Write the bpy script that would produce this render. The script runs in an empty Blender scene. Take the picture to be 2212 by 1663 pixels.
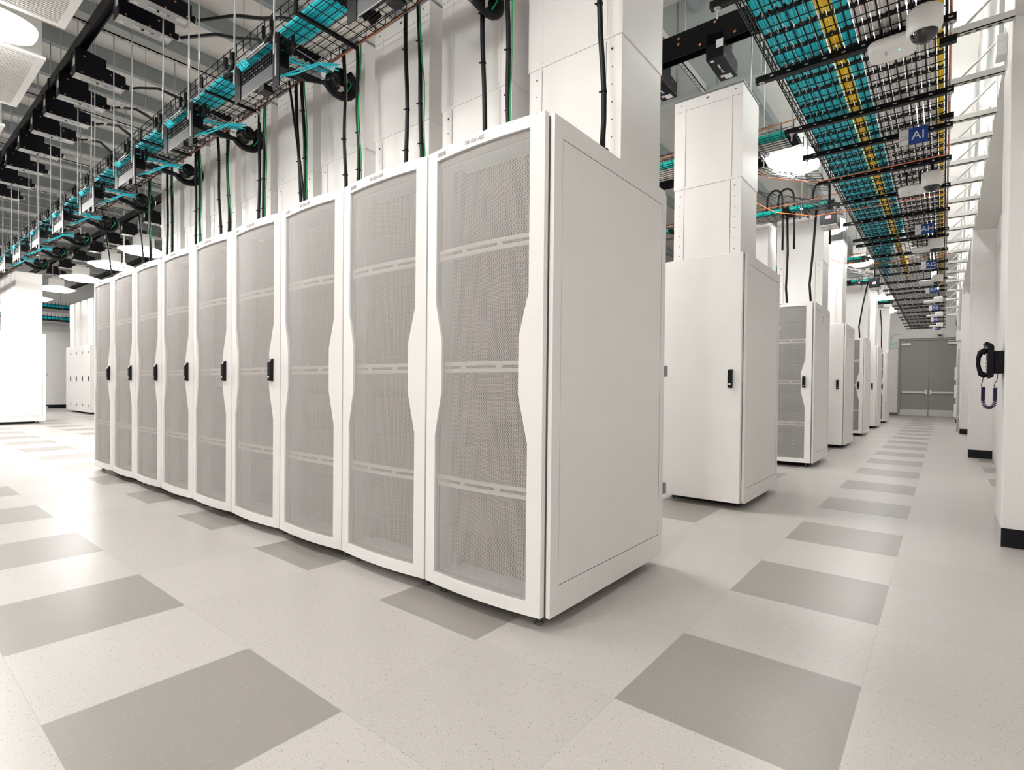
import bpy, math, random
from mathutils import Vector, Matrix
random.seed(7)
PI = math.pi
S = bpy.context.scene
COL = S.collection

# ------------------------------------------------------------------ camera
FPX, YAW, PITCH, ROLL, SHIFT, EYE = 1155.5831, 0.6784, -0.0123, 0.0103, 15.436, 0.9615
_f = Vector((-math.sin(YAW)*math.cos(PITCH), math.cos(YAW)*math.cos(PITCH), math.sin(PITCH)))
_r = Vector((math.cos(YAW), math.sin(YAW), 0.0))
_u = _r.cross(_f)
_r2 = math.cos(ROLL)*_r + math.sin(ROLL)*_u
_u2 = -math.sin(ROLL)*_r + math.cos(ROLL)*_u
camd = bpy.data.cameras.new('camera')
camd.sensor_width = 36.0
camd.sensor_fit = 'HORIZONTAL'
camd.lens = FPX/2212.0*36.0
camd.shift_y = SHIFT/2212.0
camd.clip_start = 0.02
camd.clip_end = 200
cam = bpy.data.objects.new('camera', camd)
COL.objects.link(cam)
cam.matrix_world = Matrix(((_r2.x, _u2.x, -_f.x, 0), (_r2.y, _u2.y, -_f.y, 0), (_r2.z, _u2.z, -_f.z, EYE), (0, 0, 0, 1)))
S.camera = cam

# ------------------------------------------------------------------ world, exposure
W = bpy.data.worlds.new('world')
S.world = W
W.use_nodes = True
W.node_tree.nodes['Background'].inputs[0].default_value = (0.9, 0.92, 1.0, 1)
W.node_tree.nodes['Background'].inputs[1].default_value = 0.05
S.view_settings.view_transform = 'Standard'
S.view_settings.look = 'None'
S.view_settings.gamma = 1.0
S.view_settings.use_curve_mapping = False
S.view_settings.exposure = 0.66
LENS_POWER = 25.0        # emission of a light lens over the camera's own aisle
LENS_STRONG = 52.0       # emission of the stronger lenses over the far and hot aisles
CORR_POWER = 26.0        # emission of a corridor light lens
CORR_NEAR = 140.0         # two unseen corridor lights behind the photographer, boosted to brighten the pillar
S.cycles.max_bounces = 8
S.cycles.diffuse_bounces = 5
S.cycles.glossy_bounces = 4
S.cycles.transparent_max_bounces = 12
S.cycles.sample_clamp_indirect = 6.0
S.cycles.denoising_prefilter = 'ACCURATE'
S.cycles.caustics_reflective = False
S.cycles.caustics_refractive = False

# ------------------------------------------------------------------ materials
def mat(name, col, rough=0.5, metal=0.0, spec=0.5, emit=None, estr=0.0):
    m = bpy.data.materials.new(name)
    m.use_nodes = True
    b = m.node_tree.nodes['Principled BSDF']
    b.inputs['Base Color'].default_value = (*col, 1)
    b.inputs['Roughness'].default_value = rough
    b.inputs['Metallic'].default_value = metal
    b.inputs['Specular IOR Level'].default_value = spec
    if emit:
        b.inputs['Emission Color'].default_value = (*emit, 1)
        b.inputs['Emission Strength'].default_value = estr
    return m

class NT:
    def __init__(s, m):
        s.t = m.node_tree
        s.n = s.t.nodes
        s.l = s.t.links
    def math(s, op, a, b=None, c=None):
        n = s.n.new('ShaderNodeMath'); n.operation = op
        for i, v in enumerate((a, b, c)):
            if v is None: continue
            if isinstance(v, (int, float)): n.inputs[i].default_value = v
            else: s.l.new(v, n.inputs[i])
        return n.outputs[0]
    def mix(s, f, a, b):
        n = s.n.new('ShaderNodeMix'); n.data_type = 'RGBA'
        for sock, v in ((n.inputs[0], f), (n.inputs[6], a), (n.inputs[7], b)):
            if isinstance(v, (int, float)): sock.default_value = v
            elif isinstance(v, tuple): sock.default_value = (*v, 1)
            else: s.l.new(v, sock)
        return n.outputs[2]

def paint(name, col, rough, var=0.03, scale=6.0, bump=0.0):
    """sprayed enamel with a faint cloudy variation"""
    m = mat(name, col, rough)
    t = NT(m)
    nz = t.n.new('ShaderNodeTexNoise'); nz.inputs['Scale'].default_value = scale
    tc = t.n.new('ShaderNodeTexCoord'); t.l.new(tc.outputs['Object'], nz.inputs['Vector'])
    lo = tuple(c*(1-var) for c in col); hi = tuple(min(1, c*(1+var)) for c in col)
    t.l.new(t.mix(nz.outputs[0], lo, hi), t.n['Principled BSDF'].inputs['Base Color'])
    if bump:
        n2 = t.n.new('ShaderNodeTexNoise'); n2.inputs['Scale'].default_value = 300
        t.l.new(tc.outputs['Object'], n2.inputs['Vector'])
        bp = t.n.new('ShaderNodeBump'); bp.inputs['Strength'].default_value = bump; bp.inputs['Distance'].default_value = 0.002
        t.l.new(n2.outputs[0], bp.inputs['Height'])
        t.l.new(bp.outputs[0], t.n['Principled BSDF'].inputs['Normal'])
    return m

M = {}
M['white'] = paint('white_enamel', (0.80, 0.780, 0.766), 0.38)
M['panelwhite'] = paint('chimney_enamel', (0.80, 0.780, 0.764), 0.45)
M['wallpaint'] = paint('wall_paint', (0.80, 0.780, 0.766), 0.65)
M['ceil'] = paint('ceiling_paint', (0.76, 0.74, 0.71), 0.8)
M['beam'] = paint('beam_paint', (0.30, 0.33, 0.335), 0.6)
M['curtain'] = paint('barrier_panel_grey', (0.42, 0.45, 0.45), 0.55)
M['black'] = mat('black_enamel', (0.003, 0.003, 0.004), 0.4, 0, 0.22)
M['blackbox'] = mat('black_box_enamel', (0.004, 0.004, 0.007), 0.38, 0, 0.25)
M['wire'] = mat('black_wire', (0.003, 0.003, 0.0035), 0.35, 0, 0.3)
M['rubber'] = mat('black_rubber', (0.004, 0.0045, 0.0055), 0.45, 0, 0.25)
M['base'] = mat('black_rubber_base', (0.003, 0.0025, 0.005), 0.4, 0, 0.25)
M['steel'] = mat('galvanised_steel', (0.62, 0.63, 0.63), 0.35, 0.85)
M['strut'] = paint('strut_zinc', (0.62, 0.62, 0.60), 0.45)
M['zincdark'] = mat('dark_zinc', (0.25, 0.265, 0.275), 0.4, 0.6)
M['boxreflection'] = mat('box_underside_reflection', (0.60, 0.58, 0.56), 0.38, 0.55)  # pale grey paints the reflections on glossy black undersides
M['platedark'] = mat('dark_grey_plate', (0.10, 0.10, 0.105), 0.4, 0.4)
M['copper'] = mat('copper_bolt', (0.55, 0.25, 0.12), 0.35, 0.9)
M['cyan'] = mat('cyan_cable', (0.012, 0.62, 0.74), 0.4)
M['teal'] = mat('teal_cable', (0.0, 0.52, 0.46), 0.4)
M['yellow'] = mat('yellow_cable', (0.98, 0.68, 0.0), 0.4)
M['greycable'] = mat('grey_cable', (0.80, 0.77, 0.75), 0.45)
M['whitecable'] = mat('white_cable', (0.85, 0.82, 0.78), 0.45)
M['green'] = mat('green_cable', (0.0, 0.30, 0.08), 0.4)
M['orange'] = mat('orange_tube', (0.75, 0.16, 0.03), 0.4)
M['copperwire'] = mat('bare_copper', (0.55, 0.16, 0.07), 0.4, 0.3)
M['interior'] = mat('rack_interior', (0.022, 0.020, 0.018), 0.7)
M['server'] = mat('server_front', (0.050, 0.046, 0.043), 0.5)
M['text'] = mat('printed_grey', (0.30, 0.285, 0.27), 0.7)
M['dark'] = mat('dark_slot_and_shade', (0.012, 0.011, 0.010), 0.8)
M['gap'] = mat('gasket_grey', (0.13, 0.12, 0.11), 0.7)
M['seal'] = mat('door_seal_beige', (0.36, 0.335, 0.31), 0.7)
M['plastic'] = mat('white_plastic', (0.82, 0.82, 0.80), 0.3)
M['dome'] = mat('smoked_dome', (0.004, 0.004, 0.006), 0.05, 0, 0.8)
M['label'] = mat('white_label', (0.85, 0.84, 0.84), 0.6)
M['pink'] = mat('pink_label', (0.72, 0.55, 0.58), 0.6)
M['bluelabel'] = mat('blue_label', (0.16, 0.22, 0.55), 0.5)
M['red'] = mat('red_label', (0.6, 0.02, 0.03), 0.5)
M['signblue'] = mat('sign_blue', (0.012, 0.06, 0.30), 0.4)
M['signwhite'] = mat('sign_white', (0.82, 0.82, 0.83), 0.4)
M['doorgrey'] = paint('door_grey', (0.30, 0.285, 0.27), 0.42)
M['kick'] = mat('kick_plate_steel', (0.62, 0.60, 0.58), 0.4, 0.5)
M['exitgreen'] = mat('exit_green', (0.01, 0.42, 0.09), 0.5, emit=(0.0, 0.8, 0.15), estr=0.05)
M['led'] = mat('green_led', (0.0, 0.5, 0.2), 0.5, emit=(0.0, 1.0, 0.45), estr=3)
M['purple'] = mat('violet_plastic', (0.16, 0.10, 0.45), 0.5)
M['phone'] = mat('phone_black', (0.002, 0.0015, 0.004), 0.45, 0, 0.15)
M['cord'] = mat('phone_cord_violet', (0.010, 0.004, 0.05), 0.3)
M['lens'] = mat('lit_lens', (0.9, 0.9, 0.88), 0.3, emit=(1.0, 0.985, 0.95), estr=LENS_POWER)
M['corrlens2'] = mat('lit_corridor_lens_strong', (0.9, 0.9, 0.88), 0.3, emit=(1.0, 0.985, 0.95), estr=CORR_NEAR)
M['lens2'] = mat('lit_lens_strong', (0.9, 0.9, 0.88), 0.3, emit=(1.0, 0.985, 0.95), estr=LENS_STRONG)
M['corrlens'] = mat('lit_corridor_lens', (0.9, 0.9, 0.88), 0.3, emit=(1.0, 0.985, 0.95), estr=CORR_POWER)
M['housing'] = paint('fixture_white', (0.74, 0.72, 0.69), 0.4)
M['reflector'] = mat('acrylic_reflector', (0.85, 0.85, 0.83), 0.3, emit=(1.0, 0.985, 0.95), estr=0.45)
M['grille'] = paint('grille_white', (0.80, 0.79, 0.77), 0.5)

def perforated():
    m = mat('perforated_enamel', (0.56, 0.535, 0.515), 0.5)
    t = NT(m)
    tc = t.n.new('ShaderNodeTexCoord')
    sp = t.n.new('ShaderNodeSeparateXYZ'); t.l.new(tc.outputs['Object'], sp.inputs[0])
    px, pz, r = 0.0104, 0.0060, 0.00232
    def lattice(off):
        u = t.math('ADD', t.math('DIVIDE', sp.outputs[0], px), 40.0+off)
        v = t.math('ADD', t.math('DIVIDE', sp.outputs[2], pz), 40.0+off)
        du = t.math('MULTIPLY', t.math('SUBTRACT', t.math('FRACT', u), 0.5), px)
        dv = t.math('MULTIPLY', t.math('SUBTRACT', t.math('FRACT', v), 0.5), pz)
        return t.math('ADD', t.math('MULTIPLY', du, du), t.math('MULTIPLY', dv, dv))
    d = t.math('MINIMUM', lattice(0.0), lattice(0.5))
    hole = t.math('LESS_THAN', d, r*r)
    tr = t.n.new('ShaderNodeBsdfTransparent')
    mx = t.n.new('ShaderNodeMixShader')
    t.l.new(hole, mx.inputs[0])
    t.l.new(t.n['Principled BSDF'].outputs[0], mx.inputs[1])
    t.l.new(tr.outputs[0], mx.inputs[2])
    t.l.new(mx.outputs[0], t.n['Material Output'].inputs['Surface'])
    return m
M['perf'] = perforated()
M['barpaint'] = paint('stiffener_enamel', (0.74, 0.72, 0.70), 0.5)

def floor_material():
    m = mat('polished_tile', (0.6, 0.58, 0.55), 0.2)
    t = NT(m); b = t.n['Principled BSDF']
    g = t.n.new('ShaderNodeNewGeometry')
    sp = t.n.new('ShaderNodeSeparateXYZ'); t.l.new(g.outputs['Position'], sp.inputs[0])
    u = t.math('ADD', t.math('DIVIDE', t.math('ADD', sp.outputs[0], 1.985), 0.5967), 100.0)
    v = t.math('ADD', t.math('DIVIDE', t.math('SUBTRACT', sp.outputs[1], 0.341), 0.5850), 100.0)
    def even(w): return t.math('LESS_THAN', t.math('FRACT', t.math('MULTIPLY', w, 0.5)), 0.5)
    darkt = t.math('MULTIPLY', even(u), even(v))
    def line(w, p):
        f = t.math('FRACT', w)
        e = t.math('MULTIPLY', t.math('MINIMUM', f, t.math('SUBTRACT', 1.0, f)), p)
        return t.math('LESS_THAN', e, 0.0009)
    joint = t.math('MAXIMUM', line(u, 0.5967), line(v, 0.585))
    # each tile slightly different
    wn = t.n.new('ShaderNodeTexWhiteNoise'); wn.noise_dimensions = '2D'
    cb = t.n.new('ShaderNodeCombineXYZ')
    t.l.new(t.math('FLOOR', u), cb.inputs[0]); t.l.new(t.math('FLOOR', v), cb.inputs[1])
    t.l.new(cb.outputs[0], wn.inputs['Vector'])
    tone = t.math('ADD', 0.96, t.math('MULTIPLY', wn.outputs[0], 0.08))
    # terrazzo speckle
    n1 = t.n.new('ShaderNodeTexNoise'); n1.inputs['Scale'].default_value = 170; n1.inputs['Detail'].default_value = 3
    n2 = t.n.new('ShaderNodeTexVoronoi'); n2.inputs['Scale'].default_value = 150
    n3 = t.n.new('ShaderNodeTexNoise'); n3.inputs['Scale'].default_value = 300; n3.inputs['Detail'].default_value = 1
    for n in (n1, n2, n3): t.l.new(g.outputs['Position'], n.inputs['Vector'])
    sepc = t.n.new('ShaderNodeSeparateColor'); t.l.new(n2.outputs['Color'], sepc.inputs[0])
    chip = t.math('MULTIPLY', t.math('LESS_THAN', n2.outputs['Distance'], 0.26), t.math('LESS_THAN', sepc.outputs[0], 0.13))
    chipw = t.math('MULTIPLY', t.math('LESS_THAN', n2.outputs['Distance'], 0.22), t.math('GREATER_THAN', sepc.outputs[0], 0.93))
    fine = t.math('LESS_THAN', n3.outputs[0], 0.36)
    light = t.mix(n1.outputs[0], (0.45, 0.424, 0.405), (0.55, 0.520, 0.498))
    light = t.mix(t.math('MULTIPLY', fine, 0.5), light, (0.24, 0.220, 0.206))
    light = t.mix(t.math('MULTIPLY', chip, 0.8), light, (0.16, 0.14, 0.125))
    dk = t.mix(n1.outputs[0], (0.268, 0.247, 0.228), (0.308, 0.285, 0.263))
    dk = t.mix(t.math('MULTIPLY', chipw, 0.6), dk, (0.62, 0.58, 0.52))
    c = t.mix(darkt, light, dk)
    c = t.mix(t.math('MULTIPLY', joint, 0.45), c, (0.22, 0.20, 0.18))
    mul = t.n.new('ShaderNodeVectorMath'); mul.operation = 'SCALE'
    t.l.new(c, mul.inputs[0]); t.l.new(tone, mul.inputs['Scale'])
    t.l.new(mul.outputs[0], b.inputs['Base Color'])
    n4 = t.n.new('ShaderNodeTexNoise'); n4.inputs['Scale'].default_value = 2.5; n4.inputs['Detail'].default_value = 4
    t.l.new(g.outputs['Position'], n4.inputs['Vector'])
    t.l.new(t.math('ADD', 0.285, t.math('MULTIPLY', n4.outputs[0], 0.06)), b.inputs['Roughness'])
    bp = t.n.new('ShaderNodeBump'); bp.inputs['Strength'].default_value = 0.05; bp.inputs['Distance'].default_value = 0.01
    n5 = t.n.new('ShaderNodeTexNoise'); n5.inputs['Scale'].default_value = 9
    t.l.new(g.outputs['Position'], n5.inputs['Vector'])
    t.l.new(n5.outputs[0], bp.inputs['Height']); t.l.new(bp.outputs[0], b.inputs['Normal'])
    return m
M['floor'] = floor_material()

# ------------------------------------------------------------------ mesh builder
class MB:
    def __init__(s):
        s.v = []; s.f = []; s.m = []; s.sm = []
    def quad(s, pts, mi=0, sm=False):
        i = len(s.v); s.v += [tuple(p) for p in pts]
        s.f.append(tuple(range(i, i+len(pts)))); s.m.append(mi); s.sm.append(sm)
        return s
    def box(s, x0, x1, y0, y1, z0, z1, mi=0):
        i = len(s.v)
        s.v += [(x0, y0, z0), (x1, y0, z0), (x1, y1, z0), (x0, y1, z0), (x0, y0, z1), (x1, y0, z1), (x1, y1, z1), (x0, y1, z1)]
        for q in ((0, 3, 2, 1), (4, 5, 6, 7), (0, 1, 5, 4), (1, 2, 6, 5), (2, 3, 7, 6), (3, 0, 4, 7)):
            s.f.append(tuple(i+k for k in q)); s.m.append(mi); s.sm.append(False)
        return s
    def prism(s, poly, axis, a0, a1, mi=0):
        """poly: 2-D outline in the two other axes (ordered x,y,z without AXIS), counter-clockwise"""
        def P(p, a):
            q = list(p); q.insert(axis, a); return tuple(q)
        n = len(poly); i = len(s.v)
        s.v += [P(p, a0) for p in poly] + [P(p, a1) for p in poly]
        s.f.append(tuple(i+k for k in range(n))); s.f.append(tuple(i+n+k for k in reversed(range(n))))
        s.m += [mi, mi]; s.sm += [False, False]
        for k in range(n):
            s.f.append((i+k, i+n+k, i+n+(k+1) % n, i+(k+1) % n)); s.m.append(mi); s.sm.append(False)
        return s
    def tube(s, pts, r, n=6, mi=0, sm=True, closed=False, lobes=0, lobe=0.0, mats=None):
        """round (or lobed) tube along POINTS; R a number or one per point"""
        P = [Vector(p) for p in pts]; k = len(P)
        R = r if isinstance(r, (list, tuple)) else [r]*k
        i0 = len(s.v); up = None
        for a in range(k):
            if closed: d = P[(a+1) % k]-P[a-1]
            else: d = P[min(a+1, k-1)]-P[max(a-1, 0)]
            if d.length < 1e-9: d = Vector((0, 0, 1))
            d.normalize()
            if up is None:
                up = Vector((0, 0, 1)) if abs(d.z) < 0.9 else Vector((1, 0, 0))
            e1 = up-d*up.dot(d)
            if e1.length < 1e-6: e1 = d.orthogonal()
            e1.normalize(); up = e1; e2 = d.cross(e1)
            for b in range(n):
                t = 2*PI*b/n
                rr = R[a]*(1+(lobe*math.cos(lobes*t) if lobes else 0))
                s.v.append(tuple(P[a]+e1*(rr*math.cos(t))+e2*(rr*math.sin(t))))
        for a in range(k if closed else k-1):
            a2 = (a+1) % k
            for b in range(n):
                b2 = (b+1) % n
                s.f.append((i0+a*n+b, i0+a*n+b2, i0+a2*n+b2, i0+a2*n+b))
                s.m.append(mats[a] if mats else mi); s.sm.append(sm)
        if not closed:
            s.f.append(tuple(i0+b for b in reversed(range(n)))); s.m.append(mi); s.sm.append(False)
            s.f.append(tuple(i0+(k-1)*n+b for b in range(n))); s.m.append(mi); s.sm.append(False)
        return s
    def lathe(s, prof, c, n=24, mi=0, sm=True, axis=2):
        i0 = len(s.v)
        for (r, h) in prof:
            for b in range(n):
                t = 2*PI*b/n; q = [r*math.cos(t), r*math.sin(t)]; q.insert(axis, h)
                s.v.append((c[0]+q[0], c[1]+q[1], c[2]+q[2]))
        for a in range(len(prof)-1):
            for b in range(n):
                b2 = (b+1) % n
                s.f.append((i0+a*n+b, i0+a*n+b2, i0+(a+1)*n+b2, i0+(a+1)*n+b)); s.m.append(mi); s.sm.append(sm)
        return s
    def build(s, name, mats, parent=None, bevel=0.0, **tags):
        me = bpy.data.meshes.new(name)
        me.from_pydata(s.v, [], s.f)
        if not isinstance(mats, (list, tuple)): mats = [mats]
        for q in mats: me.materials.append(q)
        me.polygons.foreach_set('material_index', s.m)
        me.polygons.foreach_set('use_smooth', s.sm)
        me.update()
        o = bpy.data.objects.new(name, me); COL.objects.link(o)
        if parent is not None: o.parent = parent
        if bevel:
            md = o.modifiers.new('edge', 'BEVEL'); md.width = bevel; md.segments = 2; md.limit_method = 'ANGLE'
        for k, v in tags.items(): o[k] = v
        return o

def text(name, body, size, material, parent, loc, rot, extrude=0.0006, align='CENTER', sx=1.0):
    c = bpy.data.curves.new(name, 'FONT'); c.body = body; c.size = size; c.align_x = align; c.align_y = 'CENTER'
    c.extrude = extrude; c.materials.append(material)
    tmp = bpy.data.objects.new(name, c)
    me = bpy.data.meshes.new_from_object(tmp); me.name = name
    bpy.data.objects.remove(tmp)
    if not me.materials: me.materials.append(material)
    o = bpy.data.objects.new(name, me); COL.objects.link(o)
    o.location = loc; o.rotation_euler = rot; o.scale = (sx, 1, 1)
    if parent is not None: o.parent = parent
    return o

def thing(name, label, cat, loc=(0, 0, 0), rz=0.0, group=None):
    o = bpy.data.objects.new(name, None); COL.objects.link(o)
    o.empty_display_size = 0.1
    o.location = loc; o.rotation_euler = (0, 0, rz)
    o['label'] = label; o['category'] = cat
    if group: o['group'] = group
    return o
def tag(o, label, cat, group=None):
    o['label'] = label; o['category'] = cat
    if group: o['group'] = group
    return o
def dup(o, parent=None, loc=None, rz=None, label=None):
    c = o.copy(); COL.objects.link(c)
    if parent is not None: c.parent = parent
    if loc is not None: c.location = loc
    if rz is not None: c.rotation_euler = (0, 0, rz)
    if label: c['label'] = label
    for ch in o.children: dup(ch, c)
    return c
def structure(o):
    o['kind'] = 'structure'; return o

ORD = ['first', 'second', 'third', 'fourth', 'fifth', 'sixth', 'seventh', 'eighth', 'ninth', 'tenth', 'eleventh', 'twelfth', 'thirteenth',
       'fourteenth', 'fifteenth', 'sixteenth', 'seventeenth', 'eighteenth', 'nineteenth', 'twentieth', 'twenty-first', 'twenty-second',
       'twenty-third', 'twenty-fourth', 'twenty-fifth', 'twenty-sixth', 'twenty-seventh', 'twenty-eighth', 'twenty-ninth', 'thirtieth']

# ------------------------------------------------------------------ sizes shared by the whole room
XA = -1.223            # corridor end of the front row
CW, CD, CH, CZ = 0.6802, 1.1213, 2.0, 0.0385
YA = 1.7142            # fronts of the first row
YB = 4.4625            # backs of the second row
YC, YD, YE, YF, YG = 7.4528, 10.2437, 13.265, 16.05, 18.85
XB, XC, XD, XE, XF, XG = -1.2427, -1.263, -1.273, -1.2999, -1.299, -1.2978
CEIL = 5.6
FZ = -0.02              # floor level
XW = -25.1             # wall at the far end of the aisles
YDOOR = 24.8
XP = 0.300             # face of the right-hand pilasters
STRUT_Z = 4.36

# ================================================================== setting
structure(MB().quad([(-26, -7, FZ), (2, -7, FZ), (2, 25.5, FZ), (-26, 25.5, FZ)]).build('floor', M['floor']))
structure(MB().box(-26, 2, -7, 25.5, CEIL, CEIL+0.2).build('ceiling', M['ceil']))
structure(MB().box(XW-0.2, XW, -7, 25.5, FZ, CEIL).build('wall_left', M['wallpaint']))
structure(MB().box(XW, XW+0.02, -7, YB+2, FZ, 0.10).build('baseboard_left', M['base']))
structure(MB().box(-26, 2, -7.2, -7, FZ, CEIL).build('wall_back', M['wallpaint']))
# far wall with a door opening
DX0, DX1, DH = -1.28, 0.43, 2.80
fw = MB()
fw.box(-26, DX0-0.06, YDOOR, YDOOR+0.2, FZ, CEIL); fw.box(DX1+0.06, 2, YDOOR, YDOOR+0.2, FZ, CEIL); fw.box(DX0-0.06, DX1+0.06, YDOOR, YDOOR+0.2, DH+0.06, CEIL)
structure(fw.build('wall_front', M['wallpaint']))
structure(MB().box(-1.9, DX0-0.06, YDOOR-0.015, YDOOR, FZ, 0.09).build('baseboard_front', M['gap']))
# right-hand wall: recessed lower part, flush upper part, pilasters
structure(MB().box(0.56, 0.76, -7, 25.5, FZ, CEIL).build('wall_right', M['wallpaint']))
structure(MB().box(XP, 0.56, -7, YDOOR, 3.285, CEIL).build('soffit_right', M['wallpaint']))
for (y0, y1) in ((4.556, 5.09), (10.26, 10.8), (15.6, 16.1), (20.8, 21.3)):
    p = MB().box(XP, 0.56, y0, y1, FZ, 3.285)
    structure(p.build('pillar', M['wallpaint'], bevel=0.004))
    structure(MB().box(XP-0.003, 0.56, y0-0.003, y0, FZ, 0.098).build('baseboard_pillar', M['base']))
    structure(MB().box(XP-0.004, XP, y0, y1, FZ, 0.098).build('baseboard_pillar_side', M['kick']))
structure(MB().box(0.545, 0.56, -7, 4.556, FZ, 0.098).build('baseboard_right', M['base']))
# grey panelled barrier hanging from the ceiling beyond the first rows
bw = MB()
x = XW; k = 0
while x < -1.0:
    x1 = min(x+0.48, -1.0)
    bw.box(x, x1-0.03, 6.28, 6.33, 4.42, CEIL); bw.box(x1-0.03, x1, 6.295, 6.33, 4.42, CEIL)
    x = x1; k += 1
bw.box(XW, -1.0, 6.22, 6.34, 4.38, 4.42)
structure(bw.build('partition_hanging', M['curtain']))
# ceiling joists along the rows' depth
for i in range(26):
    xx = -0.35-0.98*i
    structure(MB().box(xx-0.045, xx+0.045, -7, 25, CEIL-0.22, CEIL-0.20).box(xx-0.012, xx+0.012, -7, 25, CEIL-0.2, CEIL).build('ceiling_beam', M['beam']))
# double door
d = structure(bpy.data.objects.new('door_1', None)); COL.objects.link(d); d.location = (0, YDOOR, FZ)
fr = MB().box(DX0-0.06, DX0, -0.03, 0.1, 0, DH+0.06).box(DX1, DX1+0.06, -0.03, 0.1, 0, DH+0.06).box(DX0, DX1, -0.03, 0.1, DH, DH+0.06)
fr.build('door_frame', M['doorgrey'], d)
mid = (DX0+DX1)/2
for sgn, (a, b) in ((-1, (DX0+0.004, mid-0.004)), (1, (mid+0.004, DX1-0.004))):
    lf = MB().box(a, b, 0.01, 0.055, 0.008, DH-0.005).build('door_leaf', M['doorgrey'], d)
    MB().box(a+0.01, b-0.01, 0.005, 0.01, 0.012, 0.25).build('kick_plate', M['kick'], lf)
    pb = MB().box(a+0.05, b-0.05, -0.05, -0.02, 0.86, 0.92)
    e = b-0.09 if sgn < 0 else a+0.03
    pb.box(e, e+0.06, -0.06, 0.01, 0.80, 0.98); pb.box((a+0.05) if sgn < 0 else b-0.08, (a+0.08) if sgn < 0 else b-0.05, -0.05, 0.01, 0.86, 0.92)
    pb.build('push_bar', M['plastic'], lf)
    c0 = a+0.03 if sgn < 0 else b-0.32
    MB().box(c0, c0+0.29, -0.06, 0.01, DH-0.17, DH-0.09).box(c0, c0+0.36, -0.035, -0.02, DH-0.055, DH-0.035).build('door_closer', M['plastic'], lf)

# ================================================================== server cabinets
HW = CW/2
BOW = 0.024
def bow(x): return -BOW*(1-(x/HW)**2)

def door_front(parent, handle=True):
    """bowed door with a waisted window of perforated sheet"""
    z0, z1 = CZ, CZ+CH
    zb, zt = 0.092, 1.990
    lev = [zb, 0.73, 0.925, 1.16, 1.335, zt]
    ins = [0.0, 0.0, 0.045, 0.045, 0.0, 0.0]
    xo = HW-0.005; xi = HW-0.072
    T = 0.026
    m = MB()
    def P(x, z, back=False): return (x, bow(x)+(T if back else 0), z)
    NC = 12
    def strip(xa, xb, za, zc, xa2=None, xb2=None, n=3):
        """bent strip between za (xa..xb) and zc (xa2..xb2), front and back"""
        xa2 = xa if xa2 is None else xa2; xb2 = xb if xb2 is None else xb2
        for i in range(n):
            t0, t1 = i/n, (i+1)/n
            p = [xa+(xb-xa)*t0, xa+(xb-xa)*t1, xa2+(xb2-xa2)*t1, xa2+(xb2-xa2)*t0]
            zs = [za, za, zc, zc]
            m.quad([P(p[q], zs[q]) for q in range(4)])
            m.quad([P(p[q], zs[q], True) for q in (3, 2, 1, 0)])
    strip(-xo, xo, z0, zb, n=NC); strip(-xo, xo, zt, z1, n=NC)
    for k in range(5):
        a0, a1 = xi-ins[k], xi-ins[k+1]
        strip(-xo, -a0, lev[k], lev[k+1], -xo, -a1); strip(a0, xo, lev[k], lev[k+1], a1, xo)
        for sx in (-1, 1):   # reveal of the window
            q = [P(sx*a0, lev[k]), P(sx*a1, lev[k+1]), P(sx*a1, lev[k+1], True), P(sx*a0, lev[k], True)]
            m.quad(q if sx < 0 else q[::-1])
    for i in range(NC):   # window sill and head, outer edges
        xa, xb = -xo+2*xo*i/NC, -xo+2*xo*(i+1)/NC
        m.quad([P(xa, z0, True), P(xb, z0, True), P(xb, z0), P(xa, z0)])
        m.quad([P(xa, z1), P(xb, z1), P(xb, z1, True), P(xa, z1, True)])
        ya, yb = -xi+2*xi*i/NC, -xi+2*xi*(i+1)/NC
        m.quad([P(ya, zb), P(yb, zb), P(yb, zb, True), P(ya, zb, True)])
        m.quad([P(ya, zt, True), P(yb, zt, True), P(yb, zt), P(ya, zt)])
    for sx in (-1, 1):
        q = [P(sx*xo, z0), P(sx*xo, z0, True), P(sx*xo, z1, True), P(sx*xo, z1)]
        m.quad(q[::-1] if sx < 0 else q)
    d = m.build('door', M['white'], parent)
    s = MB()
    n = 14
    for k in range(5):
        a0, a1 = xi-ins[k]+0.004, xi-ins[k+1]+0.004
        for i in range(n):
            t0, t1 = -1+2*i/n, -1+2*(i+1)/n
            pts = [(a0*t0, lev[k]), (a0*t1, lev[k]), (a1*t1, lev[k+1]), (a1*t0, lev[k+1])]
            for dy in (0.010, 0.0112): s.quad([(x, bow(x)+dy, z) for x, z in pts], 0, True)
    s.build('perforated_panel', M['perf'], d)
    for zz in (1.557, 1.041, 0.521):
        c = MB(); h = 0.024
        def arc(xa, xb, za, zc):
            nn = 4
            for i in range(nn):
                x0 = xa+(xb-xa)*i/nn; x1 = xa+(xb-xa)*(i+1)/nn
                f = [(x0, bow(x0)+0.022, za), (x1, bow(x1)+0.022, za), (x1, bow(x1)+0.022, zc), (x0, bow(x0)+0.022, zc)]
                c.quad(f); c.quad([(p[0], p[1]+0.012, p[2]) for p in f[::-1]])
                c.quad([f[0], (f[0][0], f[0][1]+0.012, za), (f[1][0], f[1][1]+0.012, za), f[1]])
                c.quad([f[3], f[2], (f[2][0], f[2][1]+0.012, zc), (f[3][0], f[3][1]+0.012, zc)])
        arc(-0.285, 0.285, zz-h, zz-h+0.017); arc(-0.285, 0.285, zz+h-0.017, zz+h)
        for (xa, xb) in ((-0.285, -0.262), (-0.112, -0.092), (0.092, 0.112), (0.262, 0.285)): arc(xa, xb, zz-h+0.017, zz+h-0.017)
        c.build('crossbar', M['barpaint'], d)
    if handle: door_handle(d, HW-0.085, bow(HW-0.085), 1.045)
    return d

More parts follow.
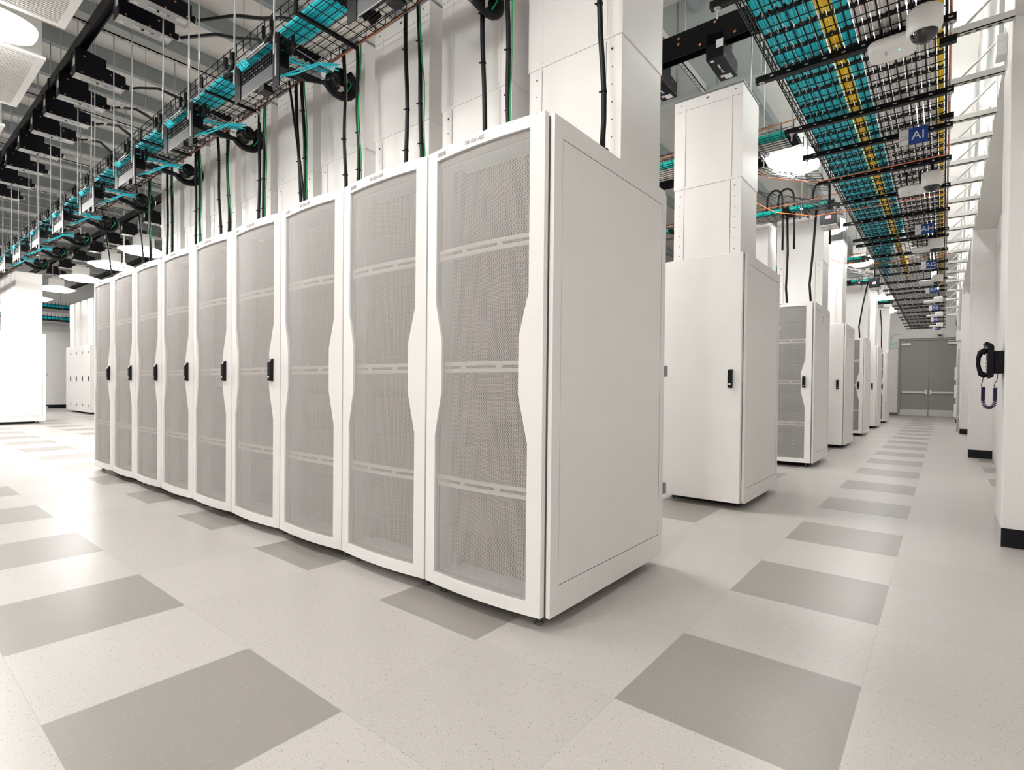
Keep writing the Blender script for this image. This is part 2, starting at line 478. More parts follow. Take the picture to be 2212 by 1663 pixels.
def door_handle(parent, x, y, z):
    h = MB()
    w, t = 0.017, 0.024
    h.prism([(y, z-0.072), (y-t, z-0.066), (y-t, z+0.050), (y-t*0.5, z+0.070), (y, z+0.074)], 0, x-w, x+w)
    o = h.build('handle', M['black'], parent, bevel=0.002)
    MB().lathe([(0.0, -0.004), (0.008, -0.004), (0.008, 0.0), (0.008, 0.003)], (x, y-t, z-0.045), 12, 0, True, 1).build('lock', M['steel'], o)
    return o

def barcode(parent, x, z):
    m = MB(); random.seed(3)
    xx = x-0.028
    while xx < x+0.028:
        w = random.choice((0.0014, 0.0022, 0.003))
        m.quad([(q, bow(q)-0.0008, zz) for q, zz in ((xx, z-0.010), (xx+w, z-0.010), (xx+w, z+0.010), (xx, z+0.010))])
        xx += w+random.choice((0.0012, 0.002))
    m.build('barcode', M['text'], parent)

def cab_body(root, solid_rear=True, vents=False):
    y0 = 0.045
    b = MB()
    z0, z1 = CZ, CZ+CH
    b.box(-HW+0.004, -HW+0.022, y0, CD, z0, z1); b.box(HW-0.022, HW-0.004, y0, CD, z0, z1)
    b.box(-HW+0.022, HW-0.022, y0, CD-0.03, z1-0.03, z1); b.box(-HW+0.022, HW-0.022, y0, CD-0.03, z0, z0+0.035)
    b.box(-HW+0.022, HW-0.022, CD-0.06, CD-0.045, z0+0.035, z1-0.03)
    b.build('body', M['white'], root)
    # seal round the door opening and gear behind it
    g = MB()
    g.box(-HW+0.010, -HW+0.055, 0.034, y0, z0, z1-0.004); g.box(HW-0.055, HW-0.010, 0.034, y0, z0, z1-0.004)
    g.box(-HW+0.055, HW-0.055, 0.034, y0, z1-0.06, z1-0.004); g.box(-HW+0.055, HW-0.055, 0.034, y0, z0, z0+0.05)
    g.build('door_seal', M['seal'], root)
    e = MB(); random.seed(11)
    e.box(-HW+0.03, HW-0.03, 0.20, 0.22, z0+0.04, z1-0.04)
    z = z0+0.10
    while z < z1-0.2:
        h = random.choice((0.044, 0.044, 0.088, 0.132))
        if random.random() < 0.75: e.box(-0.225, 0.225, 0.12+random.choice((0, 0.01)), 0.20, z+0.002, z+h-0.002, 1)
        z += h
    e.box(-0.285, -0.232, 0.115, 0.20, z0+0.06, z1-0.06); e.box(0.232, 0.285, 0.115, 0.20, z0+0.06, z1-0.06)
    e.build('equipment', [M['interior'], M['server']], root)
    for sx in (-1, 1):
        for yy in (0.073, CD-0.14):
            MB().lathe([(0.0, FZ), (0.020, FZ), (0.020, FZ+0.006), (0.010, FZ+0.009), (0.010, 0.042)], (sx*(HW-0.063), yy, 0), 12).build('levelling_foot', M['platedark'], root)
            
    u = MB().box(-HW+0.05, HW-0.05, 0.17, CD-0.18, FZ+0.004, CZ)  # dark block added to stop light and deepen the shade under the cabinet
    u.build('shade_block', M['dark'], root)

def rear_door(root, handle_side=1, hinges=True, latch=False):
    """plain steel door on the back (+y) face"""
    d = MB().box(-HW+0.005, HW-0.005, CD+0.003, CD+0.028, CZ, CZ+CH).build('rear_door', M['white'], root, bevel=0.004)
    o = door_handle_rear(d, handle_side)
    if hinges:
        for zz in (0.42, 1.05, 1.72):
            MB().box(-handle_side*(HW-0.0)-0.010, -handle_side*(HW-0.0)+0.010, CD+0.006, CD+0.042, zz-0.045, zz+0.045).build('hinge', M['steel'], d)
    if latch:
        for zz in (0.24, 1.82):
            MB().box(handle_side*(HW-0.07)-0.008, handle_side*(HW-0.07)+0.008, CD+0.028, CD+0.045, zz-0.03, zz+0.03).build('latch', M['gap'], d)
    return d
def door_handle_rear(parent, side):
    x = side*(HW-0.085); y = CD+0.028; z = 1.035
    h = MB().prism([(y, z-0.075), (y+0.018, z-0.070), (y+0.018, z+0.066), (y, z+0.075)], 0, x-0.017, x+0.017)
    o = h.build('handle', M['black'], parent)
    MB().lathe([(0.0, 0.005), (0.009, 0.005), (0.009, -0.001)], (x, y+0.018, z-0.045), 12, 0, True, 1).build('lock', M['steel'], o)
    return o

def side_panel(root, sx, two_dots=False):
    """end panel with a scribed field, chamfered at the rear foot and head"""
    x0 = HW+0.001; x1 = HW+0.020
    a, b = 0.030, CD-0.004
    z0, z1 = CZ-0.004, CZ+CH-0.004
    ch = 0.018
    m = MB()
    out = [(a, z0), (b-ch, z0), (b, z0+ch*1.6), (b, z1-ch*1.6), (b-ch, z1), (a, z1)]
    fa, fb, fz0, fz1 = a+0.058, b-0.055, z0+0.118, z1-0.082
    inn = [(fa, fz0), (fb, fz0), (fb, fz0), (fb, fz1), (fb, fz1), (fa, fz1)]
    g = 0.0024
    for k in range(6):
        k2 = (k+1) % 6
        q = [(sx*x1, *out[k]), (sx*x1, *out[k2]), (sx*x1, *inn[k2]), (sx*x1, *inn[k])]
        if inn[k] == inn[k2]: q = q[:3]
        m.quad(q if sx > 0 else q[::-1])
        e = [(sx*x0, *out[k]), (sx*x0, *out[k2]), (sx*x1, *out[k2]), (sx*x1, *out[k])]
        m.quad(e if sx > 0 else e[::-1])
    for (p, q2) in (((fa, fz0), (fb, fz0)), ((fb, fz0), (fb, fz1)), ((fb, fz1), (fa, fz1)), ((fa, fz1), (fa, fz0))):
        e = [(sx*x1, *p), (sx*x1, *q2), (sx*(x1-0.010), *q2), (sx*(x1-0.010), *p)]
        m.quad(e if sx > 0 else e[::-1], 1)
    m.box(min(sx*(x0), sx*(x1-0.010)), max(sx*x0, sx*(x1-0.010)), fa, fb, fz0, fz1, 1)
    m.box(min(sx*(x1-0.010), sx*(x1-0.0005)), max(sx*(x1-0.010), sx*(x1-0.0005)), fa+g, fb-g, fz0+g, fz1-g)
    o = m.build('side_panel', [M['white'], M['gap']], root)
    if two_dots:
        MB().box(min(sx*x1, sx*(x1+0.002)), max(sx*x1, sx*(x1+0.002)), CD*0.52, CD*0.52+0.02, CH-0.16, CH-0.14).box(min(sx*x1, sx*(x1+0.002)), max(sx*x1, sx*(x1+0.002)), CD*0.52, CD*0.52+0.02, CH-0.12, CH-0.10).build('port_plate', M['gap'], o)
    return o

# ---- first row: nine cabinets with perforated fronts
rowA = []
G_A = 'perforated-door cabinets of the front row'
place = ['at the corridor end of the front row', 'second from the corridor end of the front row', 'third from the corridor end of the front row',
         'fourth from the corridor end, with the first black handle', 'fifth from the corridor end of the front row', 'fourth from the far end of the front row',
         'third from the far end of the front row', 'second from the far end of the front row', 'at the far end of the front row']
proto = {}
for key in (False, True):
    t = thing('server_cabinet', 'cabinet', 'cabinet', group=G_A)
    cab_body(t)
    dd = door_front(t, key)
    barcode(dd, -0.232, 2.012)
    proto[key] = t
used = {False: False, True: False}
for i in range(9):
    key = i >= 3
    loc = (XA-CW*(i+0.5), YA, 0)
    lab = 'white perforated-door cabinet marked AJ%02d, %s' % (5+i, place[i])
    if not used[key]:
        t = proto[key]; t.location = loc; t['label'] = lab; used[key] = True
    else:
        t = dup(proto[key], None, loc, 0, lab)
    rowA.append(t)
for i, t in enumerate(rowA):
    door = [c for c in t.children if c.name.startswith('door') and not c.name.startswith('door_seal')][0]
    text('number_label', 'DH1-EDA1-AJ%02d' % (5+i), 0.026, M['text'], door, (-0.02, bow(0)-0.0012, 2.014), (PI/2, 0, 0), 0.0003, sx=0.62)
    if i == 0:
        side_panel(t, 1)
        for zz in (0.40, 1.05):
            MB().box(HW+0.006, HW+0.026, CD+0.002, CD+0.03, zz-0.03, zz+0.03).build('rear_hinge', M['zincdark'], t)
    if i == 8: side_panel(t, -1)
    MB().box(-HW+0.005, HW-0.005, CD-0.044, CD-0.002, CZ+0.04, CZ+CH-0.04).build('rear_door', M['white'], t)

# ---- second row seen from behind (plain doors)
G_B = 'plain-door cabinets seen from behind'
def rear_cab(x_right, yback, label, end=True, latch=False, two=False, hs=-1, hinges=False):
    t = thing('server_cabinet', label, 'cabinet', (x_right-CW/2, yback+CD, 0), PI, G_B)
    cab_body(t)
    rear_door(t, hs, hinges, latch)
    if end: side_panel(t, -1, two)
    return t
rear_cab(XB, YB, 'white cabinet with plain door and black handle, just behind the front row beside the corridor')
rear_cab(XD, YD, 'white plain-door cabinet with tall white chimney, fourth row end along the corridor', two=True)
rear_cab(XF, YF, 'small white plain-door cabinet, sixth row end along the corridor', two=True)
for k in range(4):
    rear_cab(-19.46-CW*k+0.02, YB, 'white plain-door cabinet past the far row end, %s' % ('nearest the bowed doors', 'second from the bowed doors', 'third from the bowed doors', 'at the left end of its block')[k], end=False, latch=True, hs=-1, hinges=(k == 3))

# ---- third, fifth and seventh rows: perforated fronts again
def front_cab(x_right, yf, label, end=True, two=True, lights=True):
    t = thing('server_cabinet', label, 'cabinet', (x_right-CW/2, yf, 0), 0, 'perforated-door cabinets along the corridor')
    cab_body(t)
    dd = door_front(t, True)
    barcode(dd, -0.232, 2.012)
    for j in range(3):
        MB().box(-0.10+j*0.055, -0.06+j*0.055, -BOW-0.002, -BOW+0.01, 2.024, 2.029).build('vent_slot', M['dark'], dd)
    if end: side_panel(t, 1, two)
    if lights:
        l = MB(); random.seed(int(yf*10))
        for xx in (-0.16, -0.02, 0.11, 0.135):
            z = 0.2
            while z < 1.5:
                if random.random() < 0.72: l.box(xx-0.003, xx+0.003, 0.112, 0.12, z, z+0.008)
                z += 0.044
        l.build('lit_dots', M['label'], t)  # plain white dots painted in for lit indicators
        MB().box(-0.26, -0.05, 0.10, 0.12, 1.72, 1.76).build('nameplate', M['label'], t)
    return t
front_cab(XC, YC, 'white cabinet with perforated door showing rows of pale dots, third row end along the corridor')
front_cab(XC-CW, YC, 'white perforated-door cabinet half hidden behind the plain-door cabinet, third row', end=False)
front_cab(XE, YE, 'white perforated-door cabinet with dark inside, fifth row end along the corridor', lights=False)
front_cab(XG, YG, 'distant white perforated-door cabinet, seventh row end, nearest the grey double doors', lights=False)

# ---- block past the cross aisle at the far left (only its end shows)
for k in range(3):
    t = thing('server_cabinet', 'white cabinet end panel with grey hinges at far left, past the cross aisle' if k == 0 else 'white cabinet at far left, %s behind the end panel' % ORD[k], 'cabinet', (-16.2-CW*(k+0.5), YA+0.04, 0), 0, 'cabinets of the far left block')
    cab_body(t)
    door_front(t, True)
    MB().box(-HW+0.005, HW-0.005, CD-0.044, CD-0.002, CZ+0.04, CZ+CH-0.04).build('rear_door', M['white'], t)
    if k == 0:
        side_panel(t, 1)
        for zz in (0.34, 1.10, 1.86):
            MB().box(HW+0.0, HW+0.026, CD+0.0, CD+0.035, zz-0.035, zz+0.035).build('rear_hinge', M['zincdark'], t)

# ================================================================== exhaust chimneys
CHZ = CZ+CH
def chimney(x_right, y0, label, w=0.555, ztop=3.425, front=-1, seam=2.66, group='white exhaust chimneys on the cabinets'):
    """square duct; FRONT -1: its screwed face looks along -y"""
    dpt = 0.45
    t = thing('exhaust_chimney', label, 'chimney', (x_right-w/2, y0, CHZ), 0, group)
    h = w/2; sz = seam-CHZ; tz = ztop-CHZ
    def shell(z0, z1, grow):
        m = MB(); e = grow; th = 0.012
        m.box(-h-e, h+e, -e, th, z0, z1); m.box(-h-e, h+e, dpt-th, dpt+e, z0, z1)
        m.box(-h-e, -h+th, th, dpt-th, z0, z1); m.box(h-th, h+e, th, dpt-th, z0, z1)
        return m
    lo = shell(0.0, sz, 0.0)
    # edge channels, screw columns
    for sx in (-1, 1):
        lo.box(sx*(h-0.085)-0.0015, sx*(h-0.085)+0.0015, -0.0012, 0.0, 0.01, sz-0.01, 1)
        z = 0.05
        while z < sz-0.02:
            lo.box(sx*(h-0.05)-0.003, sx*(h-0.05)+0.003, -0.001, 0, z, z+0.006, 2); z += 0.085
        lo.box(sx*(h-0.052)-0.0045, sx*(h-0.052)+0.0045, -0.002, 0, sz-0.06, sz-0.051, 2)
    lo.build('lower_duct', [M['panelwhite'], M['gap'], M['dark']], t, bevel=0.002)
    up = shell(sz, tz, 0.005)
    for sx in (-1, 1):
        up.box(sx*(h-0.085)-0.008, sx*(h-0.085)+0.008, -0.0085, -0.005, sz+0.02, tz-0.08)
        up.box(sx*(h-0.052)-0.004, sx*(h-0.052)+0.004, -0.0065, -0.005, tz-0.05, tz-0.042, 2)
    up.box(-0.012, 0.012, -0.0075, -0.005, tz-0.05, tz-0.036, 1)
    up.box(-h-0.006, h+0.006, -0.0062, -0.005, tz-0.10, tz-0.098, 1)
    up.build('upper_duct', [M['panelwhite'], M['gap'], M['dark']], t, bevel=0.002)
    rim = MB()
    for (a, b, c, e) in ((-h-0.012, h+0.012, -0.012, 0.0), (-h-0.012, h+0.012, dpt, dpt+0.012), (-h-0.012, -h, 0, dpt), (h, h+0.012, 0, dpt)):
        rim.box(a, b, c, e, tz-0.012, tz)
    rim.build('rim', M['zincdark'], t)
    return t
chA = []
for i in range(9):
    xr = XA-CW*i-0.003
    lab = 'white screwed exhaust chimney, ' + ['on the front-row cabinet at the corridor end', 'second from the corridor end of the front row', 'third from the corridor end of the front row',
        'fourth from the corridor end of the front row', 'fifth from the corridor end of the front row', 'sixth from the corridor end of the front row', 'seventh from the corridor end of the front row', 'eighth from the corridor end of the front row', 'last at the left of the front chimney line'][i]
    if i == 0: chA.append(chimney(xr, 2.335, lab))
    else: chA.append(dup(chA[0], None, (xr-0.2775, 2.335, CHZ), 0, lab))
dup(chA[0], None, (-1.29-0.2775, YB+0.05, CHZ), 0, 'white chimney on the plain-door cabinet just behind the front row')
chimney(XC-0.0, YC+CD-0.50, 'wide white chimney above the perforated-door cabinet with pale dots', w=0.555, ztop=3.3)
chimney(XC-CW, YC+CD-0.50, 'white chimney second from the corridor on the third row, behind a black cable', w=0.555, ztop=3.3)
dup(chA[0], None, (XD-0.05-0.2775, YD+0.05, CHZ), 0, 'white chimney on the plain-door cabinet of the fourth row')
dup(chA[0], None, (XE-0.2775, YE+CD-0.5, CHZ), 0, 'white chimney on the dark perforated-door cabinet of the fifth row')
dup(chA[0], None, (XF-0.05-0.2775, YF+0.05, CHZ), 0, 'white chimney on the plain-door cabinet of the sixth row')
dup(chA[0], None, (XG-0.2775, YG+CD-0.5, CHZ), 0, 'white chimney on the farthest cabinet near the grey double doors')
for k in range(3):
    dup(chA[0], None, (-16.2-CW*k-0.05-0.2775, 2.366, CHZ), 0, 'white chimney at far left, %s' % ('on the end panel with grey hinges', 'second in the far left block', 'third in the far left block')[k])
for k in range(4):
    dup(chA[0], None, (-19.46-CW*k-0.2775, YB+0.05, CHZ), 0, 'white chimney on the plain-door block past the front row, %s' % ('nearest the bowed doors', 'second from the bowed doors', 'third from the bowed doors', 'at its left end')[k])

# ================================================================== overhead: supports
for k in range(11):
    xx = -2.2-2.1*k
    b = MB()
    b.box(xx-0.022, xx+0.022, -1.2, 6.2, STRUT_Z, STRUT_Z+0.012); b.box(xx-0.022, xx-0.016, -1.2, 6.2, STRUT_Z, STRUT_Z+0.085); b.box(xx+0.016, xx+0.022, -1.2, 6.2, STRUT_Z, STRUT_Z+0.085)
    y = -1.15
    while y < 6.1:
        b.box(xx-0.007, xx+0.007, y, y+0.03, STRUT_Z-0.0012, STRUT_Z, 1); y += 0.075
    o = b.build('support_strut', [M['strut'], M['zincdark']])
    tag(o, 'pale slotted support strut under the ceiling, %s from the corridor' % ORD[k], 'strut', 'slotted struts across the aisles')
    r = MB()
    for yy in (0.2, 2.9, 5.6): r.tube([(xx, yy, STRUT_Z+0.06), (xx, yy, CEIL)], 0.006, 5)
    r.build('hanger_rod', M['steel'], o)

# ================================================================== wire cable trays
def tray_x(name, label, x0, x1, y0, y1, z, rim=0.10, pitch=0.1, group='wire cable trays along the rows'):
    t = thing(name, label, 'cable tray', (x1, (y0+y1)/2, z), 0, group)
    w = MB(); h = (y1-y0)/2; L = x0-x1
    r = 0.0034
    ys = [-h+2*h*i/8 for i in range(9)]
    for yy in ys: w.tube([(0, yy, 0.004), (L, yy, 0.004)], r, 4)
    for zz in (rim*0.5, rim):
        for yy in (-h-0.004, h+0.004): w.tube([(0, yy, zz), (L, yy, zz)], r, 4)
    n = int(-L/pitch)
    for i in range(n+1):
        x = -pitch*i
        w.tube([(x, -h-0.004, rim+0.01), (x, -h-0.004, 0.02), (x, -h+0.014, -0.004), (x, h-0.014, -0.004), (x, h+0.004, 0.02), (x, h+0.004, rim+0.01)], r, 4)
    w.build('wire_basket', M['wire'], t)
    x = -0.35; k = 0
    while x > L:
        c = MB(); c.box(x-0.018, x+0.018, -h-0.012, -h-0.004, -0.004, rim*0.75); c.box(x-0.012, x+0.012, -h-0.016, h+0.01, -0.022, -0.008)
        c.build('tray_coupler', M['black'], t)
        for yy in ((-h-0.03, h+0.03) if k % 2 == 0 else ()):
            q = MB().tube([(x, yy, -0.09), (x, yy, CEIL-z)], 0.0055, 5)
            q.box(x-0.014, x+0.014, min(yy, yy-math.copysign(0.04, yy)), max(yy, yy-math.copysign(0.04, yy)), -0.024, -0.010)
            q.build('hanger_rod', M['steel'], t)
        x -= 1.36; k += 1
    return t

def bundle(path, r, m, label, lobes=9, pinch=0.3, n=18, strap_shade_mat=None, group=None, cat='cable bundle'):
    """a bundle of cables: lobed rope pinched by black rings, painted shadow gaps and ties, every PINCH metres"""
    P = [Vector(p) for p in path]; pts = []; R = []; mats = []
    ph = 0.0
    for a in range(len(P)-1):
        d = P[a+1]-P[a]; k = max(1, int(d.length/(pinch/6)))
        for i in range(k):
            q = P[a]+d*(i/k); s = d.length*i/k+ph
            u = (s % pinch)/pinch
            pin = math.exp(-((min(u, 1-u))/0.10)**2)
            pts.append((q.x, q.y, q.z-0.006*(1-pin))); R.append(r*(1.08-0.24*pin)); mats.append(1 if pin > 0.5 else 0)  # black rings colour in the shadow gaps where bundles are tied
    pts.append(tuple(P[-1])); R.append(r); mats.append(0)
    b = MB().tube(pts, R, n, 0, False, False, lobes, 0.10, mats)
    o = b.build('cable_bundle', [m, strap_shade_mat or M['black']])
    return tag(o, label, cat, group)

tray_x('cable_tray', 'long black wire cable tray running over the front row, full of cyan and white cables', -23.4, -1.35, 1.70, 2.11, 3.2)
GB = 'cable bundles in the tray over the front row'
for j in range(4):
    bundle([(-1.35, 1.765+0.041*j, 3.236), (-23.4, 1.765+0.041*j, 3.236)], 0.0166, M['cyan'], 'cyan cable bundle in the tray over the front row, %s from its aisle side' % ORD[j], group=GB, pinch=0.68)
for j in range(4):
    bundle([(-1.35, 1.933+0.0415*j, 3.236), (-23.4, 1.933+0.0415*j, 3.236)], 0.0166, M['whitecable'], 'white cable bundle in the tray over the front row, %s from the chimneys' % ORD[3-j], group=GB, pinch=0.68)
o = MB().tube([(-1.35-0.5*i, 2.128+0.006*math.sin(i*2.1), 3.22+0.008*math.sin(i*1.3)) for i in range(46)], 0.006, 5).build('ground_wire', M['copperwire'])
tag(o, 'bare copper-red ground wire along the chimney side of the tray over the front row', 'wire')
for nm, xe, (y0, y1), lab in (('B', -1.05, (5.18, 5.59), 'over the second row'), ('C', -1.05, (7.44, 7.85), 'over the third row'), ('D', -1.05, (10.95, 11.36), 'over the fourth row'), ('E', -1.05, (13.26, 13.67), 'over the fifth row'), ('F', -1.05, (16.7, 17.1), 'over the sixth row')):
    xs = -22.0 if nm == 'B' else -6.0
    tray_x('cable_tray', 'black wire cable tray joining the corridor tray, ' + lab, xs, xe, y0, y1, 3.2)
    for j in range(6):
        c = (j < 2)
        yy = y0+0.06+0.055*j
        bundle([(xe, yy, 3.240), (xs, yy, 3.240)], 0.0215, M['teal'] if c else M['whitecable'], ('teal' if c else 'white')+' cable bundle in the tray '+lab+', %s from the camera side' % ORD[j], group='cable bundles in the cross trays', pinch=0.5)
    if nm in 'BCD':
        q = MB().tube([(xe+0.05, y0-0.02, 3.30), (xe-0.4, y0-0.02, 3.27), (xe-3, y0-0.02, 3.28), (xe-4.9, y0-0.02, 3.28)], 0.006, 5)
        tag(q.build('ground_wire', M['copperwire']), 'copper-red ground wire along the tray '+lab, 'wire')

# corridor tray, seen from below
TZ = 3.02
def corridor_tray():
    x0, x1, ya, yb = -0.90, -0.02, 2.2, 22.6
    t = thing('cable_tray', 'wide black wire cable tray above the corridor, carrying cyan, yellow and grey cables', 'cable tray', (x0, ya, TZ), 0, None)
    w = MB(); W_ = x1-x0; L = yb-ya; r = 0.0036
    n = 18
    for i in range(n+1): w.tube([(W_*i/n, 0, 0.005), (W_*i/n, L, 0.005)], r, 4)
    for zz in (0.045, 0.095):
        for xx in (-0.006, W_+0.006): w.tube([(xx, 0, zz), (xx, L, zz)], r, 4)
    k = int(L/0.1)
    for i in range(k+1):
        y = 0.1*i
        w.tube([(-0.006, y, 0.105), (-0.006, y, 0.015), (0.01, y, -0.003), (W_-0.01, y, -0.003), (W_+0.006, y, 0.015), (W_+0.006, y, 0.105)], r, 4)
    w.build('wire_basket', M['wire'], t)
    return t
corridor_tray()
GC = 'cable bundles in the corridor tray'
spec = [('cyan', -0.845+0.0405*i, 0.0166) for i in range(7)] + [('yellow', -0.558+0.037*i, 0.0150) for i in range(2)] + [('cyan', -0.484+0.0345*i, 0.0142) for i in range(2)] + \
       [('greycable', -0.411+0.0405*i, 0.0166) for i in range(9)] + [('yellow', -0.046, 0.0145)]
cnt = {}
for (mm, xx, r) in spec:
    nm = {'cyan': 'cyan', 'yellow': 'yellow', 'greycable': 'pale grey'}[mm]
    k = cnt.get(mm, 0); cnt[mm] = k+1
    if mm == 'yellow': lab = 'yellow cable bundle in the corridor tray, ' + ['beside the cyan bundles', 'second from the cyan bundles', 'alone at the wall edge'][k]
    elif mm == 'cyan' and k >= 7: lab = 'cyan cable bundle in the corridor tray between yellow and grey, %s of two' % ORD[k-7]
    else: lab = '%s cable bundle in the corridor tray, %s from the %s' % (nm, ORD[k], 'rack side' if mm == 'cyan' else 'cyan bundles')
    ye = {'cyan': 12.2-0.45*k, 'yellow': 12.6-0.9*k, 'greycable': 9.4+0.35*k}[mm] if not (mm == 'yellow' and k == 2) else 14.0
    zz = TZ+1.2*r+0.0155
    path = [(xx, 2.2, zz), (xx, ye, zz), (xx-0.01, ye+0.12, zz+0.05), (xx-0.02, ye+0.2, zz+0.3)]
    bundle(path, r, M[mm], lab, lobes=9, pinch=0.2, group=GC)
# cross bars that carry the corridor tray, with rods
bars = [2.9, 3.79, 4.69, 5.30, 6.05, 6.85, 7.75, 8.68, 9.02, 9.93, 10.85, 11.57, 12.5, 13.4, 14.0, 15.0, 16.0, 16.6, 17.6, 18.6, 19.3, 20.3, 21.3, 22.2]
for i, y in enumerate(bars):
    b = MB()
    b.box(-1.0, 0.025, y-0.020, y+0.020, TZ-0.046, TZ-0.008)
    xx = -0.9
    while xx < 0: b.box(xx-0.010, xx+0.010, y-0.0215, y-0.020, TZ-0.032, TZ-0.024, 1); xx += 0.10
    o = b.build('tray_crossbar', [M['black'], M['steel']])
    tag(o, 'black slotted crossbar under the corridor tray, %s from the camera' % ORD[i], 'crossbar', 'crossbars under the corridor tray')
    for (x, s_) in ((-0.965, 'rack'), (0.005, 'wall')):
        q = MB().tube([(x, y, TZ-0.10), (x, y, CEIL)], 0.0055, 6)
        q.lathe([(0.0, -0.062), (0.011, -0.062), (0.011, -0.048), (0.018, -0.048), (0.018, -0.046)], (x, y, TZ), 8, 0, False)
        q = q.build('threaded_rod', M['steel'])
        tag(q, 'threaded steel rod on the %s side of the corridor tray, %s from the camera' % (s_, ORD[i]), 'rod', 'threaded rods holding the corridor tray')
# short brackets on the wall side
for i, y in enumerate((4.02, 5.13)):
    tag(MB().box(-0.05, 0.03, y-0.02, y+0.02, TZ-0.046, TZ-0.008).build('rod_bracket', M['black']), 'short black bracket on the wall edge of the corridor tray, %s one' % ('nearer' if i == 0 else 'farther'), 'bracket')
# grey struts from tray to wall
i = 0
for y in (3.55, 4.35, 5.05, 5.75, 6.25, 6.85, 7.5, 8.2, 8.9, 9.6, 10.4, 11.2, 12.1, 13.1, 14.2, 15.5, 17.0, 18.7, 20.5):
    b = MB().box(-0.015, XP, y-0.021, y+0.021, 3.17, 3.176).box(-0.015, XP, y-0.021, y-0.017, 3.17, 3.215).box(-0.015, XP, y+0.017, y+0.021, 3.17, 3.215)
    xx = 0.02
    while xx < 0.27: b.box(xx, xx+0.026, y-0.006, y+0.006, 3.1688, 3.17, 1); xx += 0.05
    o = b.build('wall_strut', [M['strut'], M['dark']])
    tag(o, 'grey slotted strut from corridor tray to white wall, %s from the camera' % ORD[i], 'strut', 'struts between corridor tray and wall')
    MB().tube([(0.05, y, 3.2), (0.285, y+0.02, 3.44)], 0.008, 4).box(XP-0.006, XP, y-0.02, y+0.02, 3.15, 3.47).build('brace', M['strut'], o)
    i += 1
o = MB().tube([(0.0, 3.0+0.4*j, 3.06+0.006*math.sin(j*1.7)) for j in range(48)], 0.006, 5).build('ground_wire', M['copperwire'])
tag(o, 'copper-red braided ground wire along the wall edge of the corridor tray', 'wire')
for i, (y, x0, x1) in enumerate(((5.9, -1.35, 0.0), (7.05, -1.55, 0.0), (10.3, -1.35, -0.02))):
    o = MB().tube([(x0-0.25, y-0.9, 3.1), (x0, y-0.3, 3.0), (x0+0.35, y, 2.965), (-0.5, y, 2.968), (x1, y+0.02, 2.985), (x1+0.01, y+0.05, 3.06)], 0.0045, 5).build('orange_tubing', M['orange'])
    tag(o, 'thin orange line crossing below the corridor tray, %s from the camera' % ORD[i], 'tubing')

# flared wire dropouts where row trays meet the corridor tray
for i, (yc, lab) in enumerate(((5.72, 'second row'), (6.72, 'third row'), (11.5, 'fourth row'))):
    w = MB(); n = 9
    for a in range(n):
        s_ = a/(n-1)
        w.tube([(-1.75+0.5*s_, yc+0.55*s_, 3.28-0.05*s_), (-1.55+0.5*s_, yc+0.10+0.55*s_, 3.14), (-1.12, yc+0.05+0.62*s_, 3.06), (-0.95, yc+0.05+0.62*s_, 3.02)], 0.0035, 4)
    for a in range(6):
        s_ = a/5
        w.tube([(-1.75+0.80*s_, yc+0.12*s_, 3.28-0.26*s_), (-1.25+0.30*s_, yc+0.6, 3.23-0.2*s_)], 0.0035, 4)
    tag(w.build('tray_dropout', M['wire']), 'flared black wire dropout between the %s tray and the corridor tray' % lab, 'tray dropout')

